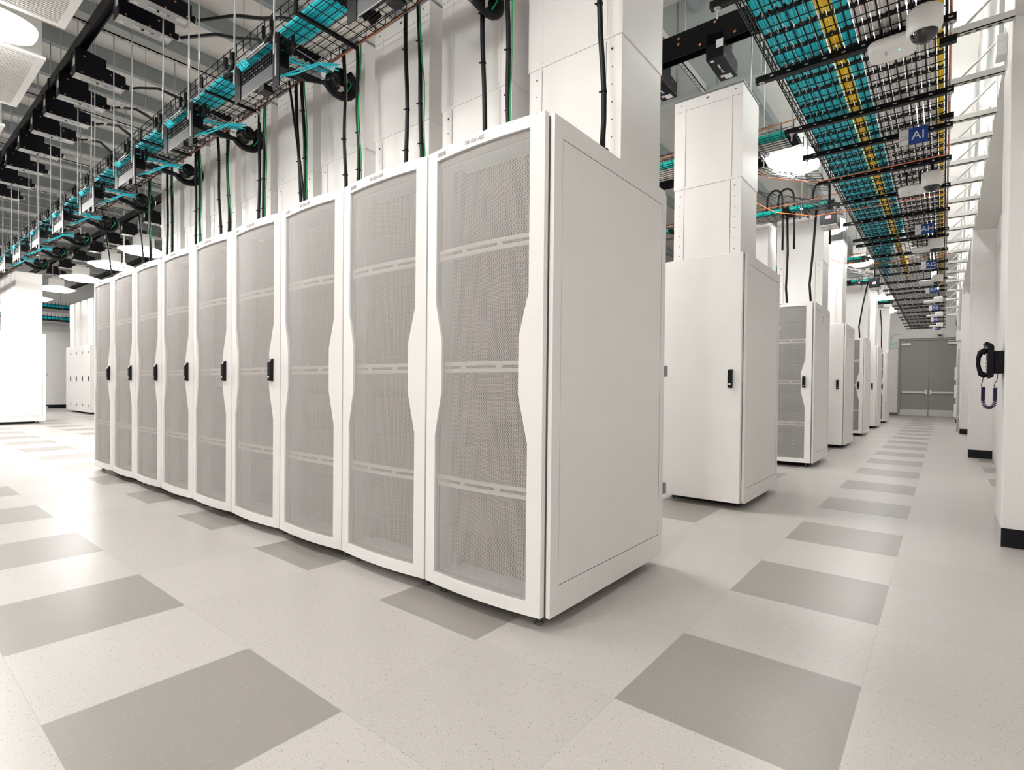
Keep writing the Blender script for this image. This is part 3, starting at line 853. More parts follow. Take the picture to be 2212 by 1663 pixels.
# ================================================================== patch enclosures hung under the front tray
def enclosure():
    t = thing('patch_enclosure', 'x', 'patch enclosure', group='patch enclosures under the front tray')
    hw = 0.228
    pl = MB().box(-hw, hw, 0.0, 0.010, -0.085, 0.0)
    for sx in (-1, 1):
        for k in range(9): pl.box(sx*hw-0.003 if sx > 0 else -hw-0.0, sx*hw if sx > 0 else -hw+0.003, -0.001, 0, -0.082+0.0092*k, -0.077+0.0092*k, 1)
    pl.build('cover_plate', [M['platedark'], M['dark']], t)
    MB().box(-hw, hw, 0.0, 0.004, -0.0865, -0.0845).build('plate_edge', M['steel'], t)
    pp = MB().box(-hw, hw, 0.012, 0.020, 0.0, 0.10); random.seed(5)
    for r_ in range(4):
        for c in range(16):
            pp.box(-0.21+c*0.0268, -0.21+c*0.0268+0.018, 0.004, 0.012, 0.010+r_*0.023, 0.026+r_*0.023, 1)
            if random.random() < 0.25: pp.box(-0.206+c*0.0268, -0.206+c*0.0268+0.006, 0.002, 0.004, 0.013+r_*0.023, 0.018+r_*0.023, 2)
    pp.build('port_panel', [M['black'], M['blackbox'], M['steel']], t)
    MB().box(-hw, hw, 0.02, 0.10, 0.0, 0.10).build('tray_box', M['black'], t)
    for k, zz in enumerate((0.135, 0.155)):
        MB().tube([(-hw-0.02, -0.012, zz), (hw-0.04, -0.012, zz)], 0.006, 6).build('guard_rail', M['steel'] if k else M['zincdark'], t)
    for sx in (-1, 1):
        b = MB()
        x = sx*(hw+0.035)
        b.box(x-0.040, x+0.040, -0.006, 0.0, -0.17 if sx > 0 else -0.10, 0.16)
        b.box(x-0.032, x+0.032, 0.0, 0.05, 0.10, 0.106)
        if sx > 0: b.box(x-0.008, x+0.008, -0.009, -0.006, -0.10, 0.10, 1)
        b.build('side_plate', [M['black'], M['steel']], t)
        for (yy, zz) in ((-0.06, 0.10), (0.08, 0.075)):
            u = MB()
            u.tube([(x-0.05, yy, zz+0.10), (x-0.05, yy, zz+0.02), (x-0.035, yy, zz), (x+0.035, yy, zz), (x+0.05, yy, zz+0.02), (x+0.05, yy, zz+0.10)], 0.012, 6)
            u.build('cable_cradle', M['black'], t)
    MB().box(0.02, 0.10, 0.0, 0.06, -0.125, -0.086).build('lower_bracket', M['black'], t)
    c = MB(); random.seed(9)
    for k in range(9):
        x = -hw+0.02+random.random()*0.12; 
        c.tube([(x, 0.0, 0.10), (x-0.03, -0.02, 0.14), (x-0.04+random.random()*0.06, 0.02, 0.18), (x, 0.10, 0.185)], 0.005, 5)
    for k in range(4):
        x = hw-0.08+random.random()*0.06
        c.tube([(x, 0.06, -0.04), (x+0.07, 0.14, -0.02+0.03*random.random()), (x+0.12+0.06*random.random(), 0.25, 0.04+0.05*random.random()), (x+0.20+0.09*random.random(), 0.36, 0.05+0.05*random.random())], 0.004, 5)
    c.build('cyan_patch_cords', M['cyan'], t)
    r = MB()
    for x in (-hw-0.04, hw+0.05): r.tube([(x, -0.025, 0.02), (x, -0.025, CEIL-3.0)], 0.006, 6)
    r.build('hanger_rod', M['steel'], t)
    return t
enc = enclosure(); first = True
def cable_loop():
    """bundle of black sleeves leaving the tray, looping round a spool and falling into the rack"""
    t = thing('cable_loop', 'x', 'cable loop', group='looped cable dropouts at the front tray')
    random.seed(21)
    s_ = MB()
    for k in range(7):
        rr = 0.075+0.014*k*0.5; off = (k-3)*0.011
        pts = [(-0.30, -0.32, 0.02-0.004*k), (-0.16, -0.18+off, -0.01-0.006*k)]
        for a in range(11):
            th = -2.2+a*(3.5/10)
            pts.append((0.06+off*0.6, 0.02+rr*math.sin(th+1.2)*1.15, -0.07+0.0-rr*math.cos(th+1.2)))
        s_.tube(pts, 0.016, 6)
    s_.build('black_sleeves', M['rubber'], t)
    MB().lathe([(0.0, -0.05), (0.06, -0.05), (0.045, -0.04), (0.045, 0.04), (0.06, 0.05), (0.0, 0.05)], (0.05, 0.02, -0.05), 16, 0, True, 0).build('spool', M['black'], t)
    w = MB()
    for xx in (-0.10, 0.02): w.tube([(xx, -0.26, 0.03), (xx, 0.03, 0.0), (xx+0.02, 0.10, -0.03)], 0.0045, 5)
    w.tube([(-0.10, 0.03, 0.02), (0.02, 0.03, 0.02)], 0.0045, 5); w.tube([(-0.08, 0.10, -0.02), (0.04, 0.10, -0.02)], 0.0045, 5)
    w.build('dropout_frame', M['zincdark'], t)
    MB().box(-0.09, -0.0, -0.12, -0.05, 0.012, 0.02).box(-0.07, 0.03, 0.02, 0.09, 0.0, 0.008).build('frame_plate', M['platedark'], t)
    c = MB()
    for k in range(6):
        a = random.random()
        c.tube([(-0.22+0.1*a, -0.30, 0.03), (-0.10+0.06*random.random(), -0.14, -0.02+0.05*random.random()), (-0.02+0.05*random.random(), 0.0, 0.05*random.random()), (0.05, 0.08, -0.02-0.06*random.random())], 0.004, 5)
    c.build('cyan_patch_cords', M['cyan'], t)
    g = MB().tube([(0.06, 0.095, 0.0), (0.075, 0.12, -0.06), (0.07, 0.08, -0.13)], 0.006, 5)
    g.build('green_earth_lead', M['green'], t)
    return t
loop = cable_loop()
for i in range(9):
    x = -2.23-1.335*i
    lab = 'dark ported patch enclosure hanging under the front tray, %s from the corridor' % ORD[i]
    lab2 = 'black sleeved cable loop with cyan cords below the front tray, %s from the corridor' % ORD[i]
    if i == 0:
        enc.location = (x, 1.70, 2.995); enc['label'] = lab
        loop.location = (x+0.21, 2.13, 3.14); loop['label'] = lab2
    else:
        dup(enc, None, (x, 1.70, 2.995), 0, lab)
        dup(loop, None, (x+0.21-0.03*(i % 3), 2.13, 3.14), 0, lab2)

# ================================================================== cables falling into the racks
drops = [(-1.235, -1.275, 0), (-1.795, -1.80, 1), (-1.945, -1.985, 0), (-2.435, -2.515, 1), (-2.585, -2.635, 0), (-3.10, -3.13, 1), (-3.26, -3.27, 0),
         (-3.74, -3.82, 1), (-3.80, -3.92, 0), (-4.42, -4.41, 1), (-4.485, -4.51, 0), (-5.045, -5.12, 1), (-5.23, -5.30, 0), (-5.69, -5.73, 1), (-5.79, -5.80, 0), (-6.40, -6.44, 1), (-6.54, -6.57, 0), (-7.06, -7.13, 1)]
for i, (xb, xt, g) in enumerate(drops):
    t = thing('power_cable', 'black power cable falling from the tray in front of the chimneys, %s from the corridor' % ORD[i], 'cable', (xb, 2.17, CHZ), 0, 'black cables in front of the chimneys')
    random.seed(i); wob = lambda s_: 0.010*math.sin(s_*5+i)+0.006*math.sin(s_*11+2*i)
    H_ = 1.24 if i > 2 else 1.35
    pts = [((xt-xb)*k/10+wob(k/10.0)*(0 if k == 0 else 1), 0.004*math.sin(k+i), H_*k/10) for k in range(11)]
    MB().tube(pts, 0.0128, 8).build('sleeve', M['rubber'], t)
    MB().lathe([(0.0, 0.006), (0.03, 0.006), (0.034, 0.0)], (0, 0, 0), 12).build('grommet', M['rubber'], t)
    tie = MB()
    for zz in (0.33, 0.62, 0.95):
        p = pts[int(round(zz/H_*10))]
        tie.lathe([(0.0132, -0.004), (0.0155, -0.004), (0.0155, 0.004), (0.0132, 0.004)], (p[0], p[1], p[2]), 8); tie.box(p[0]-0.018, p[0]-0.010, p[1]-0.016, p[1]-0.010, p[2]-0.003, p[2]+0.003)
    tie.build('cable_tie', M['black'], t)
    if g:
        gp = [(p[0]+0.0138+0.012*max(0, math.sin(k*0.9+i)), p[1]+0.010-0.016*max(0, math.sin(k*0.55+i)), p[2]) for k, p in enumerate(pts)]
        MB().tube(gp, 0.0045, 6).build('green_earth_wire', M['green'], t)
for i, (xb, yb, xt, yt, zt) in enumerate(((-7.15, 2.15, -7.6, 2.17, 3.45), (-3.66, 2.13, -3.96, 2.135, 3.3), (-8.3, 2.15, -9.0, 2.16, 3.5))):
    m = MB().tube([(xb, yb, CHZ), (xb+(xt-xb)*0.35, yb+(yt-yb)*0.2, CHZ+(zt-CHZ)*0.4), (xt, yt, zt)], 0.009, 6).lathe([(0.0, 0.03), (0.016, 0.02), (0.016, 0.0)], (xb, yb, CHZ), 8)
    tag(m.build('power_cable', M['rubber']), ['thin black cable slanting down behind the seventh bowed door', 'thin black cable crossing the sleeves over the third cabinet', 'thin black cable slanting to the far end of the front row'][i], 'cable')
for i, (x, y0, bx, zt, lab) in enumerate(((-1.33, YC+0.25, 0.05, 3.35, 'third row'), (-1.62, YC+0.33, -0.02, 3.35, 'third row, left of its neighbour'), (-1.40, YE+0.25, 0.14, 3.3, 'fifth row, curving'), (-1.42, YG+0.25, -0.06, 3.3, 'seventh row'))):
    t = thing('power_cable', 'black cable dropping into the perforated-door cabinet of the '+lab, 'cable', (x, y0, CHZ), 0, 'black cables above the corridor cabinets')
    MB().tube([(0, 0, 0), (-0.02, 0, 0.25), (bx*0.3, 0, 0.7), (bx, 0, zt-CHZ)], 0.014, 8).build('sleeve', M['rubber'], t)
    MB().box(-0.11, 0.05, -0.04, 0.04, 0, 0.006).build('grommet', M['rubber'], t)
for i, (x, y0, lab) in enumerate(((-1.50, 5.05, 'front row side'), (-1.62, 5.10, 'middle'), (-1.45, 5.15, 'far side'))):
    m = MB().tube([(x, y0, CHZ), (x-0.02, y0, 2.5), (x+0.03, y0, 3.1), (x, y0+0.1, 3.45), (x, y0+0.18, 3.3)], 0.014 if i else 0.02, 8)
    tag(m.build('power_cable', M['rubber'] if i != 1 else M['greycable']), 'thick cable rising behind the plain-door cabinet chimney, '+lab, 'cable')
# big loops of cable above the cross trays
for i, (x, y) in enumerate(((-1.75, 7.6), (-1.62, 7.62), (-1.22, 7.62))):
    m = MB().tube([(x-0.10, y, 3.22)]+[(x-0.09*math.cos(a*PI/8), y, 3.42+0.12*math.sin(a*PI/8)) for a in range(9)]+[(x+0.10, y, 3.0), (x+0.1, y, 2.75)], 0.013, 7)
    tag(m.build('cable_hoop', M['rubber']), 'arched black cable standing above the third-row tray, %s from the left' % ORD[i], 'cable')

# ================================================================== busways and tap boxes
def busway(x0, x1, y, z, label, cover=0.0):
    b = MB()
    b.box(x0, x1, y-0.035, y+0.035, z+0.06, z+0.11); b.box(x0, x1, y-0.035, y-0.022, z, z+0.06); b.box(x0, x1, y+0.022, y+0.035, z, z+0.06); b.box(x0, x1, y-0.022, y+0.022, z+0.045, z+0.06)
    o = b.build('busway', M['black'])
    tag(o, label, 'busway')
    c = MB(); x = x1-0.3
    while x > x0: c.box(x-0.03, x+0.03, y-0.042, y+0.042, z-0.004, z+0.118); c.tube([(x, y, z+0.11), (x, y, STRUT_Z+0.02 if y < 6 else CEIL)], 0.006, 5); x -= 3.05
    c.build('joint_clamp', M['black'], o)
    if cover:
        p = MB().box(-2.5, -1.02, y-0.05, y-0.042, z-cover, z+0.10).box(-2.5, -1.02, y+0.042, y+0.05, z-cover, z+0.10)
        for (xx, zz) in ((-1.32, 0.05), (-1.32, -0.02), (-1.62, 0.07), (-1.95, 0.05), (-1.95, 0.0), (-2.2, 0.05), (-2.2, 0.0), (-1.75, -0.08), (-1.45, -0.08)): p.lathe([(0.013, -0.05), (0.011, -0.054), (0.0, -0.058)], (xx, y, z+zz), 8, 1, False, 1)
        p.build('cover_plate', [M['black'], M['copper']], o)
    return o
def tap(red=False):
    t = thing('power_tap_box', 'x', 'power tap', group='black power tap boxes on the busways')
    w = 0.075
    b = MB()
    # L-shaped plates along y, hung under the track
    prof = [(-0.055, -0.02), (-0.045, -0.245), (0.365, -0.245), (0.365, -0.115), (0.20, -0.100), (0.20, -0.02), (-0.035, 0.015)]
    b.prism([(p[0], p[1]) for p in prof], 0, w-0.004, w)
    b.prism([(p[0], p[1]) for p in prof], 0, -w, -w+0.004)
    b.box(-w+0.004, w-0.004, 0.20, 0.361, -0.122, -0.118)
    b.box(-w+0.004, w-0.004, 0.361, 0.365, -0.245, -0.118); b.box(-w+0.004, w-0.004, -0.05, -0.045, -0.245, -0.03)
    for (yy, zz) in ((0.02, -0.06), (0.0, -0.225), (0.17, -0.235), (0.33, -0.225), (0.24, -0.15)): b.lathe([(0.009, 0.0), (0.006, 0.004), (0, 0.005)], (w, yy, zz), 8, 1, False, 0)
    b.build('side_cover', [M['blackbox'], M['copper']], t)
    u = MB().box(-w+0.004, w-0.004, -0.045, 0.361, -0.246, -0.243)
    u.build('bottom_cover', M['boxreflection'], t)
    s_ = MB().box(-0.05, -0.02, -0.02, 0.01, -0.2475, -0.246).box(-0.02, 0.045, 0.27, 0.345, -0.2475, -0.246)
    s_.build('rating_label', M['label'], t)
    MB().box(-0.05, -0.02, 0.26, 0.30, -0.2475, -0.246).build('side_label', M['pink'], t)
    MB().box(-0.012, 0.0, 0.07, 0.14, -0.253, -0.246).box(-0.012, 0.0, 0.145, 0.20, -0.250, -0.246).build('breaker_handle', M['label'], t)
    MB().box(-0.010, 0.002, 0.132, 0.150, -0.256, -0.246).build('breaker_window', M['black'], t)
    MB().box(-0.02, 0.012, 0.205, 0.225, -0.2475, -0.246).build('circuit_label', M['bluelabel'], t)
    g = MB().lathe([(0.0, 0.365), (0.026, 0.365), (0.026, 0.42), (0.02, 0.425), (0.0, 0.425)], (0.02, 0, -0.19), 12, 0, True, 1)
    g.build('cable_gland', M['rubber'], t)
    MB().lathe([(0.030, 0.405), (0.030, 0.425), (0.024, 0.425)], (0.02, 0, -0.19), 12, 0, True, 1).build('gland_ring', M['steel'], t)
    MB().box(w-0.06, w+0.0, -0.0585, -0.055, -0.17, -0.10).build('maker_label', M['label'], t)
    return t
YBUS, ZBUS = 1.46, 4.245
busway(-24.0, -1.5, YBUS, ZBUS, 'black power track over the first cold aisle, carrying the nearest tap boxes')
busway(-24.0, -8.0, 3.50, 4.17, 'black power track behind the front chimneys over the hot aisle')
busway(-24.0, -0.95, 4.86, 4.12, 'black power track above the plain-door second row', 0.12)
busway(-6.0, -1.0, 7.95, 4.03, 'black power track above the third row')
tp = tap()
tapx = [-4.30, -5.05, -5.42, -6.76, -7.41, -8.02, -8.70, -9.50, -10.40, -11.30, -12.20]
for i, x in enumerate(tapx):
    lab = 'black power tap box on the nearest busway, %s from the camera' % ORD[i]
    if i == 0: tp.location = (x, YBUS, ZBUS); tp['label'] = lab; t = tp
    else: t = dup(tp, None, (x, YBUS, ZBUS), 0, lab)
    if i in (1, 2, 3, 4, 5, 6):
        dx = 2.0
        c = thing('tap_cable', 'black cable sagging from tap box to the front tray, %s from the camera' % ORD[i-1], 'cable', (x+0.02, YBUS+0.42, ZBUS-0.19), 0, 'cables from the tap boxes')
        MB().tube([(0, 0, 0), (0.15, 0.05, -0.02), (0.6, 0.07, -0.17), (1.1, 0.04, -0.42), (1.5, -0.03, -0.62), (1.85, -0.02, -0.80)], 0.015, 7).build('sleeve', M['rubber'], c)
        if i > 3: MB().box(0.24, 0.30, 0.02, 0.075, -0.06, -0.03).build('tag', M['label'], c)
for i, x in enumerate((-9.4, -10.6, -11.6, -12.9, -14.0, -15.2, -16.6, -18.0, -19.4)):
    dup(tp, None, (x, 3.50, 4.17), 0, 'black power tap box over the hot aisle behind the chimneys, %s from the right' % ORD[i])
for i, x in enumerate((-1.62, -2.20, -11.9, -13.4, -14.8, -16.0, -17.6)):
    bb = dup(tp, None, (x, 4.86, 4.12), 0, 'black power tap box over the second row, ' + ('beside the cyan corridor cables' if i == 0 else 'half hidden by the nearest chimney' if i == 1 else '%s of those far behind the front row' % ORD[i-2]))
    if i < 2:
        for q in bb.children:
            if q.name.startswith('bottom_cover'): q.data = q.data.copy(); q.data.materials[0] = M['blackbox']  # unlit undersides: plain black replaces the painted reflection
tag(MB().box(-1.22, -1.10, 4.805, 4.8095, 4.10, 4.125).build('tag_strip', M['red']), 'red label strip on the second-row busway end', 'label')
b = thing('power_tap_box', 'black power box with flag sticker and reflection-grey underside beside the fourth-row chimney', 'power tap', (-1.10, 7.40, 2.98))
MB().box(-0.09, 0.09, -0.06, 0.22, -0.06, 0.12).build('side_cover', M['blackbox'], b)
MB().box(-0.088, 0.088, -0.058, 0.218, -0.064, -0.06).build('bottom_cover', M['boxreflection'], b)
st = MB().box(-0.03, 0.03, -0.062, -0.06, 0.01, 0.05)
for k in range(3): st.box(-0.03, 0.03, -0.063, -0.062, 0.013+0.013*k, 0.018+0.013*k, 1)
st.box(-0.03, -0.005, -0.0632, -0.063, 0.032, 0.05, 2)
st.build('flag_sticker', [M['label'], M['red'], M['bluelabel']], b)
MB().tube([(0, 0.0, 0.12), (0, 0.0, CEIL-2.98)], 0.012, 8).build('hanger', M['black'], b)
b2 = dup(b, None, (-1.08, 12.6, 3.0), 0, 'small black power box in front of the sixth-row chimney')

# ================================================================== lights
def aisle_light(lens):
    t = thing('aisle_light', 'x', 'light fixture', group='white aisle light fixtures with bright lenses')
    MB().box(-0.10, 0.10, -0.16, 0.16, 0.10, 0.30).box(-0.06, 0.06, -0.10, 0.10, 0.30, 0.36).build('ballast_box', M['housing'], t, bevel=0.01)
    # flared reflector and its oval lens
    def oval(a, b, n=28, p=3.0):
        return [(a*math.copysign(abs(math.cos(2*PI*k/n))**(2/p), math.cos(2*PI*k/n)), b*math.copysign(abs(math.sin(2*PI*k/n))**(2/p), math.sin(2*PI*k/n))) for k in range(n)]
    m = MB(); rings = [(0.10, 0.15, 0.12), (0.13, 0.20, 0.10), (0.22, 0.40, 0.045), (0.24, 0.42, 0.035), (0.24, 0.42, 0.015), (0.232, 0.412, 0.015), (0.215, 0.39, 0.03), (0.17, 0.33, 0.05)]
    for a in range(len(rings)-1):
        A, B = oval(rings[a][0], rings[a][1]), oval(rings[a+1][0], rings[a+1][1])
        for k in range(28):
            k2 = (k+1) % 28
            m.quad([(*A[k], rings[a][2]), (*B[k], rings[a+1][2]), (*B[k2], rings[a+1][2]), (*A[k2], rings[a][2])], 0, True)
    m.build('reflector', M['reflector'], t)
    l = MB(); rings = [(0.175, 0.34, 0.03), (0.17, 0.33, -0.015), (0.135, 0.28, -0.045), (0.08, 0.17, -0.058)]
    for a in range(3):
        A, B = oval(rings[a][0], rings[a][1]), oval(rings[a+1][0], rings[a+1][1])
        for k in range(28):
            k2 = (k+1) % 28
            l.quad([(*A[k], rings[a][2]), (*B[k], rings[a+1][2]), (*B[k2], rings[a+1][2]), (*A[k2], rings[a][2])], 0, True)
    l.quad([(*p, -0.058) for p in oval(0.08, 0.17)][::-1])
    l.build('lens', lens, t)
    r = MB()
    for x in (-0.08, 0.08): r.tube([(0, x, 0.36), (0, x, CEIL-3.42)], 0.006, 5)
    r.build('suspension_rod', M['steel'], t)
    return t
fixtures = {}
lights = []
for i in range(13): lights.append((-1.705-1.735*i, 0.45, 3.42, 'over the first cold aisle, %s from the corridor' % ORD[i]))
for i, x in enumerate((-3.1, -5.4, -7.7, -10.0, -12.28, -14.35, -16.8, -19.3, -22.0)): lights.append((x, 3.65, 3.50, 'over the hot aisle behind the front row, %s from the corridor' % ORD[i]))
for i, x in enumerate((-1.32, -3.7, -6.1)): lights.append((x, 6.50, 3.42, 'over the aisle behind the plain-door second row, %s from the corridor' % ORD[i]))
for i, (x, y) in enumerate(((-1.4, 9.4), (-1.3, 12.3), (-1.4, 15.0), (-1.3, 17.7), (-1.4, 20.5))): lights.append((x, y, 3.42, 'at the corridor end of a distant aisle, %s past the third row' % ORD[i]))
for (x, y, z, lab) in lights:
    lab = 'white light fixture '+lab
    key = 'lens' if (y < 1 and x > -7) or y > 6 or (y > 3 and x < -18) else 'lens2'
    if key not in fixtures:
        fixtures[key] = aisle_light(M[key]); fixtures[key].location = (x, y, z); fixtures[key]['label'] = lab
    else: dup(fixtures[key], None, (x, y, z), 0, lab)
# corridor lights above the wide tray
t = thing('corridor_light', 'x', 'light fixture', group='strip lights above the corridor tray')
MB().box(-0.08, 0.08, -0.6, 0.6, 0.0, 0.07).build('housing', M['housing'], t)
lens_ = MB().box(-0.075, 0.075, -0.59, 0.59, -0.012, 0.0).build('lens', M['corrlens'], t)
MB().box(-0.075, 0.075, -0.59, 0.59, 0.07, 0.078).build('upper_lens', M['corrlens'], t)  # upper glowing face added to brighten the corridor ceiling
MB().tube([(0, -0.4, 0.07), (0, -0.4, CEIL-4.25)], 0.006, 5).tube([(0, 0.4, 0.07), (0, 0.4, CEIL-4.25)], 0.006, 5).build('suspension_rod', M['steel'], t)
near_strips = []
for i, y in enumerate((-5.4, -2.6, 5.4, 8.2, 11.0, 13.8, 16.6, 19.4, 22.2)):
    lab = 'strip light above the wide corridor tray, %s' % (ORD[i]+' along the corridor')
    if i == 0: t.location = (-0.25, y, 4.25); t['label'] = lab; c = t
    else: c = dup(t, None, (-0.25, y, 4.25), 0, lab)
    if i < 2: near_strips.append(c)

lens_near = lens_.data.copy(); lens_near.materials[0] = M['corrlens2']
for c in near_strips:
    for q in c.children:
        if q.name.startswith('lens'): q.data = lens_near

# supply grilles in the aisle ceiling line
def grille():
    t = thing('supply_grille', 'x', 'air grille', group='white louvred grilles over the first aisle')
    h = 0.58; g = 0.55; e = 0.045
    f = MB()
    f.box(-h, h, -g, -g+e, 0, 0.02); f.box(-h, h, g-e, g, 0, 0.02); f.box(-h, -h+e, -g+e, g-e, 0, 0.02); f.box(h-e, h, -g+e, g-e, 0, 0.02)
    f.build('frame', M['grille'], t)
    l = MB(); x = -h+e+0.008
    while x < h-e-0.008:
        l.quad([(x, -g+e, 0.006), (x+0.014, -g+e, 0.018), (x+0.014, g-e, 0.018), (x, g-e, 0.006)]); l.box(x-0.0045, x+0.0045, -g+e, g-e, 0.002, 0.007)
        x += 0.025
    l.build('louvres', M['grille'], t)
    MB().box(-h+0.02, h-0.02, -g+0.02, g-0.02, 0.02, 0.40).build('plenum_box', M['housing'], t)
    r = MB()
    for sx in (-1, 1): r.tube([(sx*0.2, 0, 0.4), (sx*0.2, 0, CEIL-3.45)], 0.006, 5)
    r.build('suspension_rod', M['steel'], t)
    return t
gr = grille()
for i in range(5):
    x = -2.5725-1.735*i
    lab = 'white louvred grille between aisle lights over the first aisle, %s from the corridor' % ORD[i]
    if i == 0: gr.location = (x, 0.42, 3.45); gr['label'] = lab
    else: dup(gr, None, (x, 0.42, 3.45), 0, lab)
# rod-mounted sensor in the hot aisle
t = thing('ceiling_sensor', 'white sensor head on a thin white stem beside a hanging light', 'sensor', (-13.47, 3.65, 3.36))
MB().lathe([(0.0, 0.0), (0.07, 0.0), (0.075, 0.03), (0.05, 0.07), (0.03, 0.11), (0.016, 0.12)], (0, 0, 0), 16).build('head', M['plastic'], t)
MB().tube([(0, 0, 0.11), (0, 0, CEIL-3.36)], 0.018, 8).build('stem', M['plastic'], t)

# ================================================================== cameras, access points, signs
def dome_camera():
    t = thing('dome_camera', 'x', 'security camera', group='white dome cameras under the corridor tray')
    MB().lathe([(0.0, 0.0), (0.070, 0.0), (0.079, -0.012), (0.079, -0.095), (0.072, -0.118), (0.064, -0.125), (0.058, -0.122)], (0, 0, 0), 32).build('housing', M['plastic'], t)
    MB().lathe([(0.060*math.cos(a*PI/16), -0.120-0.052*math.sin(a*PI/16)) for a in range(9)], (0, 0, 0), 32).build('dome', M['dome'], t)
    MB().box(-0.03, 0.03, -0.05, 0.05, 0.0, 0.006).tube([(0, 0, 0.0), (0, 0, 0.10)], 0.012, 8).build('mount', M['black'], t)
    MB().lathe([(0.022, 0.0005), (0.019, 0.001), (0.016, 0.0005)], (-0.03, -0.0765, -0.045), 16, 0, True, 1).build('side_cap', M['signwhite'], t)
    return t
dc = dome_camera()
def access_point():
    t = thing('access_point', 'x', 'wireless access point', group='white access points beside the cameras')
    n = 40; a = 0.115; b = 0.115; p = 5.0
    def ring(s_, z): return [(s_*a*math.copysign(abs(math.cos(2*PI*k/n))**(2/p), math.cos(2*PI*k/n)), s_*b*math.copysign(abs(math.sin(2*PI*k/n))**(2/p), math.sin(2*PI*k/n)), z) for k in range(n)]
    R = [ring(0.93, 0.0), ring(1.0, -0.012), ring(1.0, -0.024), ring(0.95, -0.036), ring(0.85, -0.040)]
    m = MB()
    for i in range(4):
        for k in range(n):
            k2 = (k+1) % n
            m.quad([R[i][k], R[i][k2], R[i+1][k2], R[i+1][k]], 0, True)
    m.quad(R[0]); m.quad(R[-1][::-1])
    m.build('cover', M['plastic'], t)
    MB().box(-0.055, 0.055, -0.045, 0.02, -0.0425, -0.040).build('badge_recess', M['signwhite'], t, bevel=0.002)
    MB().lathe([(0.0, -0.0432), (0.004, -0.0432), (0.004, -0.0420)], (0.035, -0.01, 0), 8, 0, False).build('status_led', M['led'], t)
    text('badge', 'CISCO', 0.016, M['text'], t, (-0.028, -0.012, -0.0432), (PI, 0, PI/2), 0.0003)
    MB().box(-0.09, 0.09, -0.03, 0.03, 0.0, 0.012).tube([(-0.05, 0, 0.0), (-0.05, 0, 0.16)], 0.006, 6).tube([(0.05, 0, 0.0), (0.05, 0, 0.16)], 0.006, 6).build('bracket', M['black'], t)
    return t
ap = access_point()
camy = [3.57, 6.10, 8.85, 11.6, 14.3, 17.1, 19.9]
for i, y in enumerate(camy):
    la = 'white dome security camera under the corridor tray, %s from the photographer' % ORD[i]
    lb = 'flat white access point under the corridor tray, %s from the photographer' % ORD[i]
    zc = TZ-0.046 if True else 0
    if i == 0:
        dc.location = (-0.108, 3.57, 2.965); dc['label'] = la; ap.location = (-0.262, 3.80, 2.955); ap['label'] = lb
    else:
        dup(dc, None, (-0.108, y+0.04, TZ-0.10), 0, la)
        dup(ap, None, (-0.25, y+0.20, 2.86), 0, lb)
# aisle signs
for i, (s_, y) in enumerate((('AI', 5.28), ('AH', 8.40), ('AG', 10.83), ('AF', 13.6), ('AE', 16.6), ('AD', 19.3), ('AC', 22.1))):
    t = thing('aisle_sign', 'blue and white hanging sign reading %s below the corridor tray' % s_, 'sign', (-0.215, y-0.025, 2.955), 0, 'aisle signs')
    MB().box(-0.0925, -0.030, 0, 0.004, -0.062, 0.062).build('white_half', M['signwhite'], t)
    MB().box(-0.030, 0.0925, 0, 0.004, -0.062, 0.062).build('blue_half', M['signblue'], t)
    text('lettering', s_, 0.092, M['signwhite'], t, (0.031, -0.0008, -0.002), (PI/2, 0, 0), 0.0005)
    text('maker_name', 'CISCO', 0.0165, M['red'], t, (-0.061, -0.0008, -0.018), (PI/2, 0, 0), 0.0003)
    lg = MB()
    for k, hh in enumerate((0.004, 0.007, 0.012, 0.007, 0.004, 0.007, 0.012, 0.007, 0.004)):
        lg.box(-0.061+(k-4)*0.0052-0.0011, -0.061+(k-4)*0.0052+0.0011, -0.001, 0, 0.0, hh)
    lg.build('maker_bars', M['bluelabel'], t)
    MB().tube([(-0.07, 0.005, 0.05), (-0.07, 0.005, 0.075)], 0.002, 4).tube([(0.07, 0.005, 0.05), (0.07, 0.005, 0.075)], 0.002, 4).build('hanger', M['black'], t)

# ================================================================== right-hand wall: phone, conduit, boxes
ph = thing('wall_phone', 'black wall telephone with coiled violet-black cord on the near white pillar', 'telephone', (XP, 4.69, 1.144))
MB().box(-0.050, 0.0, -0.075, 0.075, -0.072, 0.072).build('wall_bracket', M['phone'], ph, bevel=0.004)
pb = MB().prism([(-0.050, -0.09), (-0.050, 0.10), (-0.060, 0.118), (-0.088, 0.132), (-0.098, 0.124), (-0.092, 0.11), (-0.080, 0.10), (-0.082, -0.085), (-0.070, -0.105), (-0.058, -0.100)][::-1], 1, -0.095, 0.095)
pb.build('body', M['phone'], ph, bevel=0.002)
kp = MB()
for r_ in range(4):
    for c in range(3): kp.box(-0.0865, -0.081, -0.02+0.028*c, 0.0+0.028*c, -0.065+0.022*r_, -0.050+0.022*r_)
kp.build('keypad', M['label'], ph)
hs = MB().tube([(-0.082, -0.055, 0.062), (-0.098, -0.055, 0.075), (-0.114, -0.055, 0.064), (-0.124, -0.055, 0.03), (-0.126, -0.055, -0.01), (-0.119, -0.055, -0.048), (-0.110, -0.055, -0.076), (-0.098, -0.055, -0.084), (-0.086, -0.055, -0.076)],
              [0.020, 0.021, 0.017, 0.012, 0.011, 0.012, 0.016, 0.020, 0.018], 12)
hs.build('handset', M['phone'], ph)
cp = []; path = []
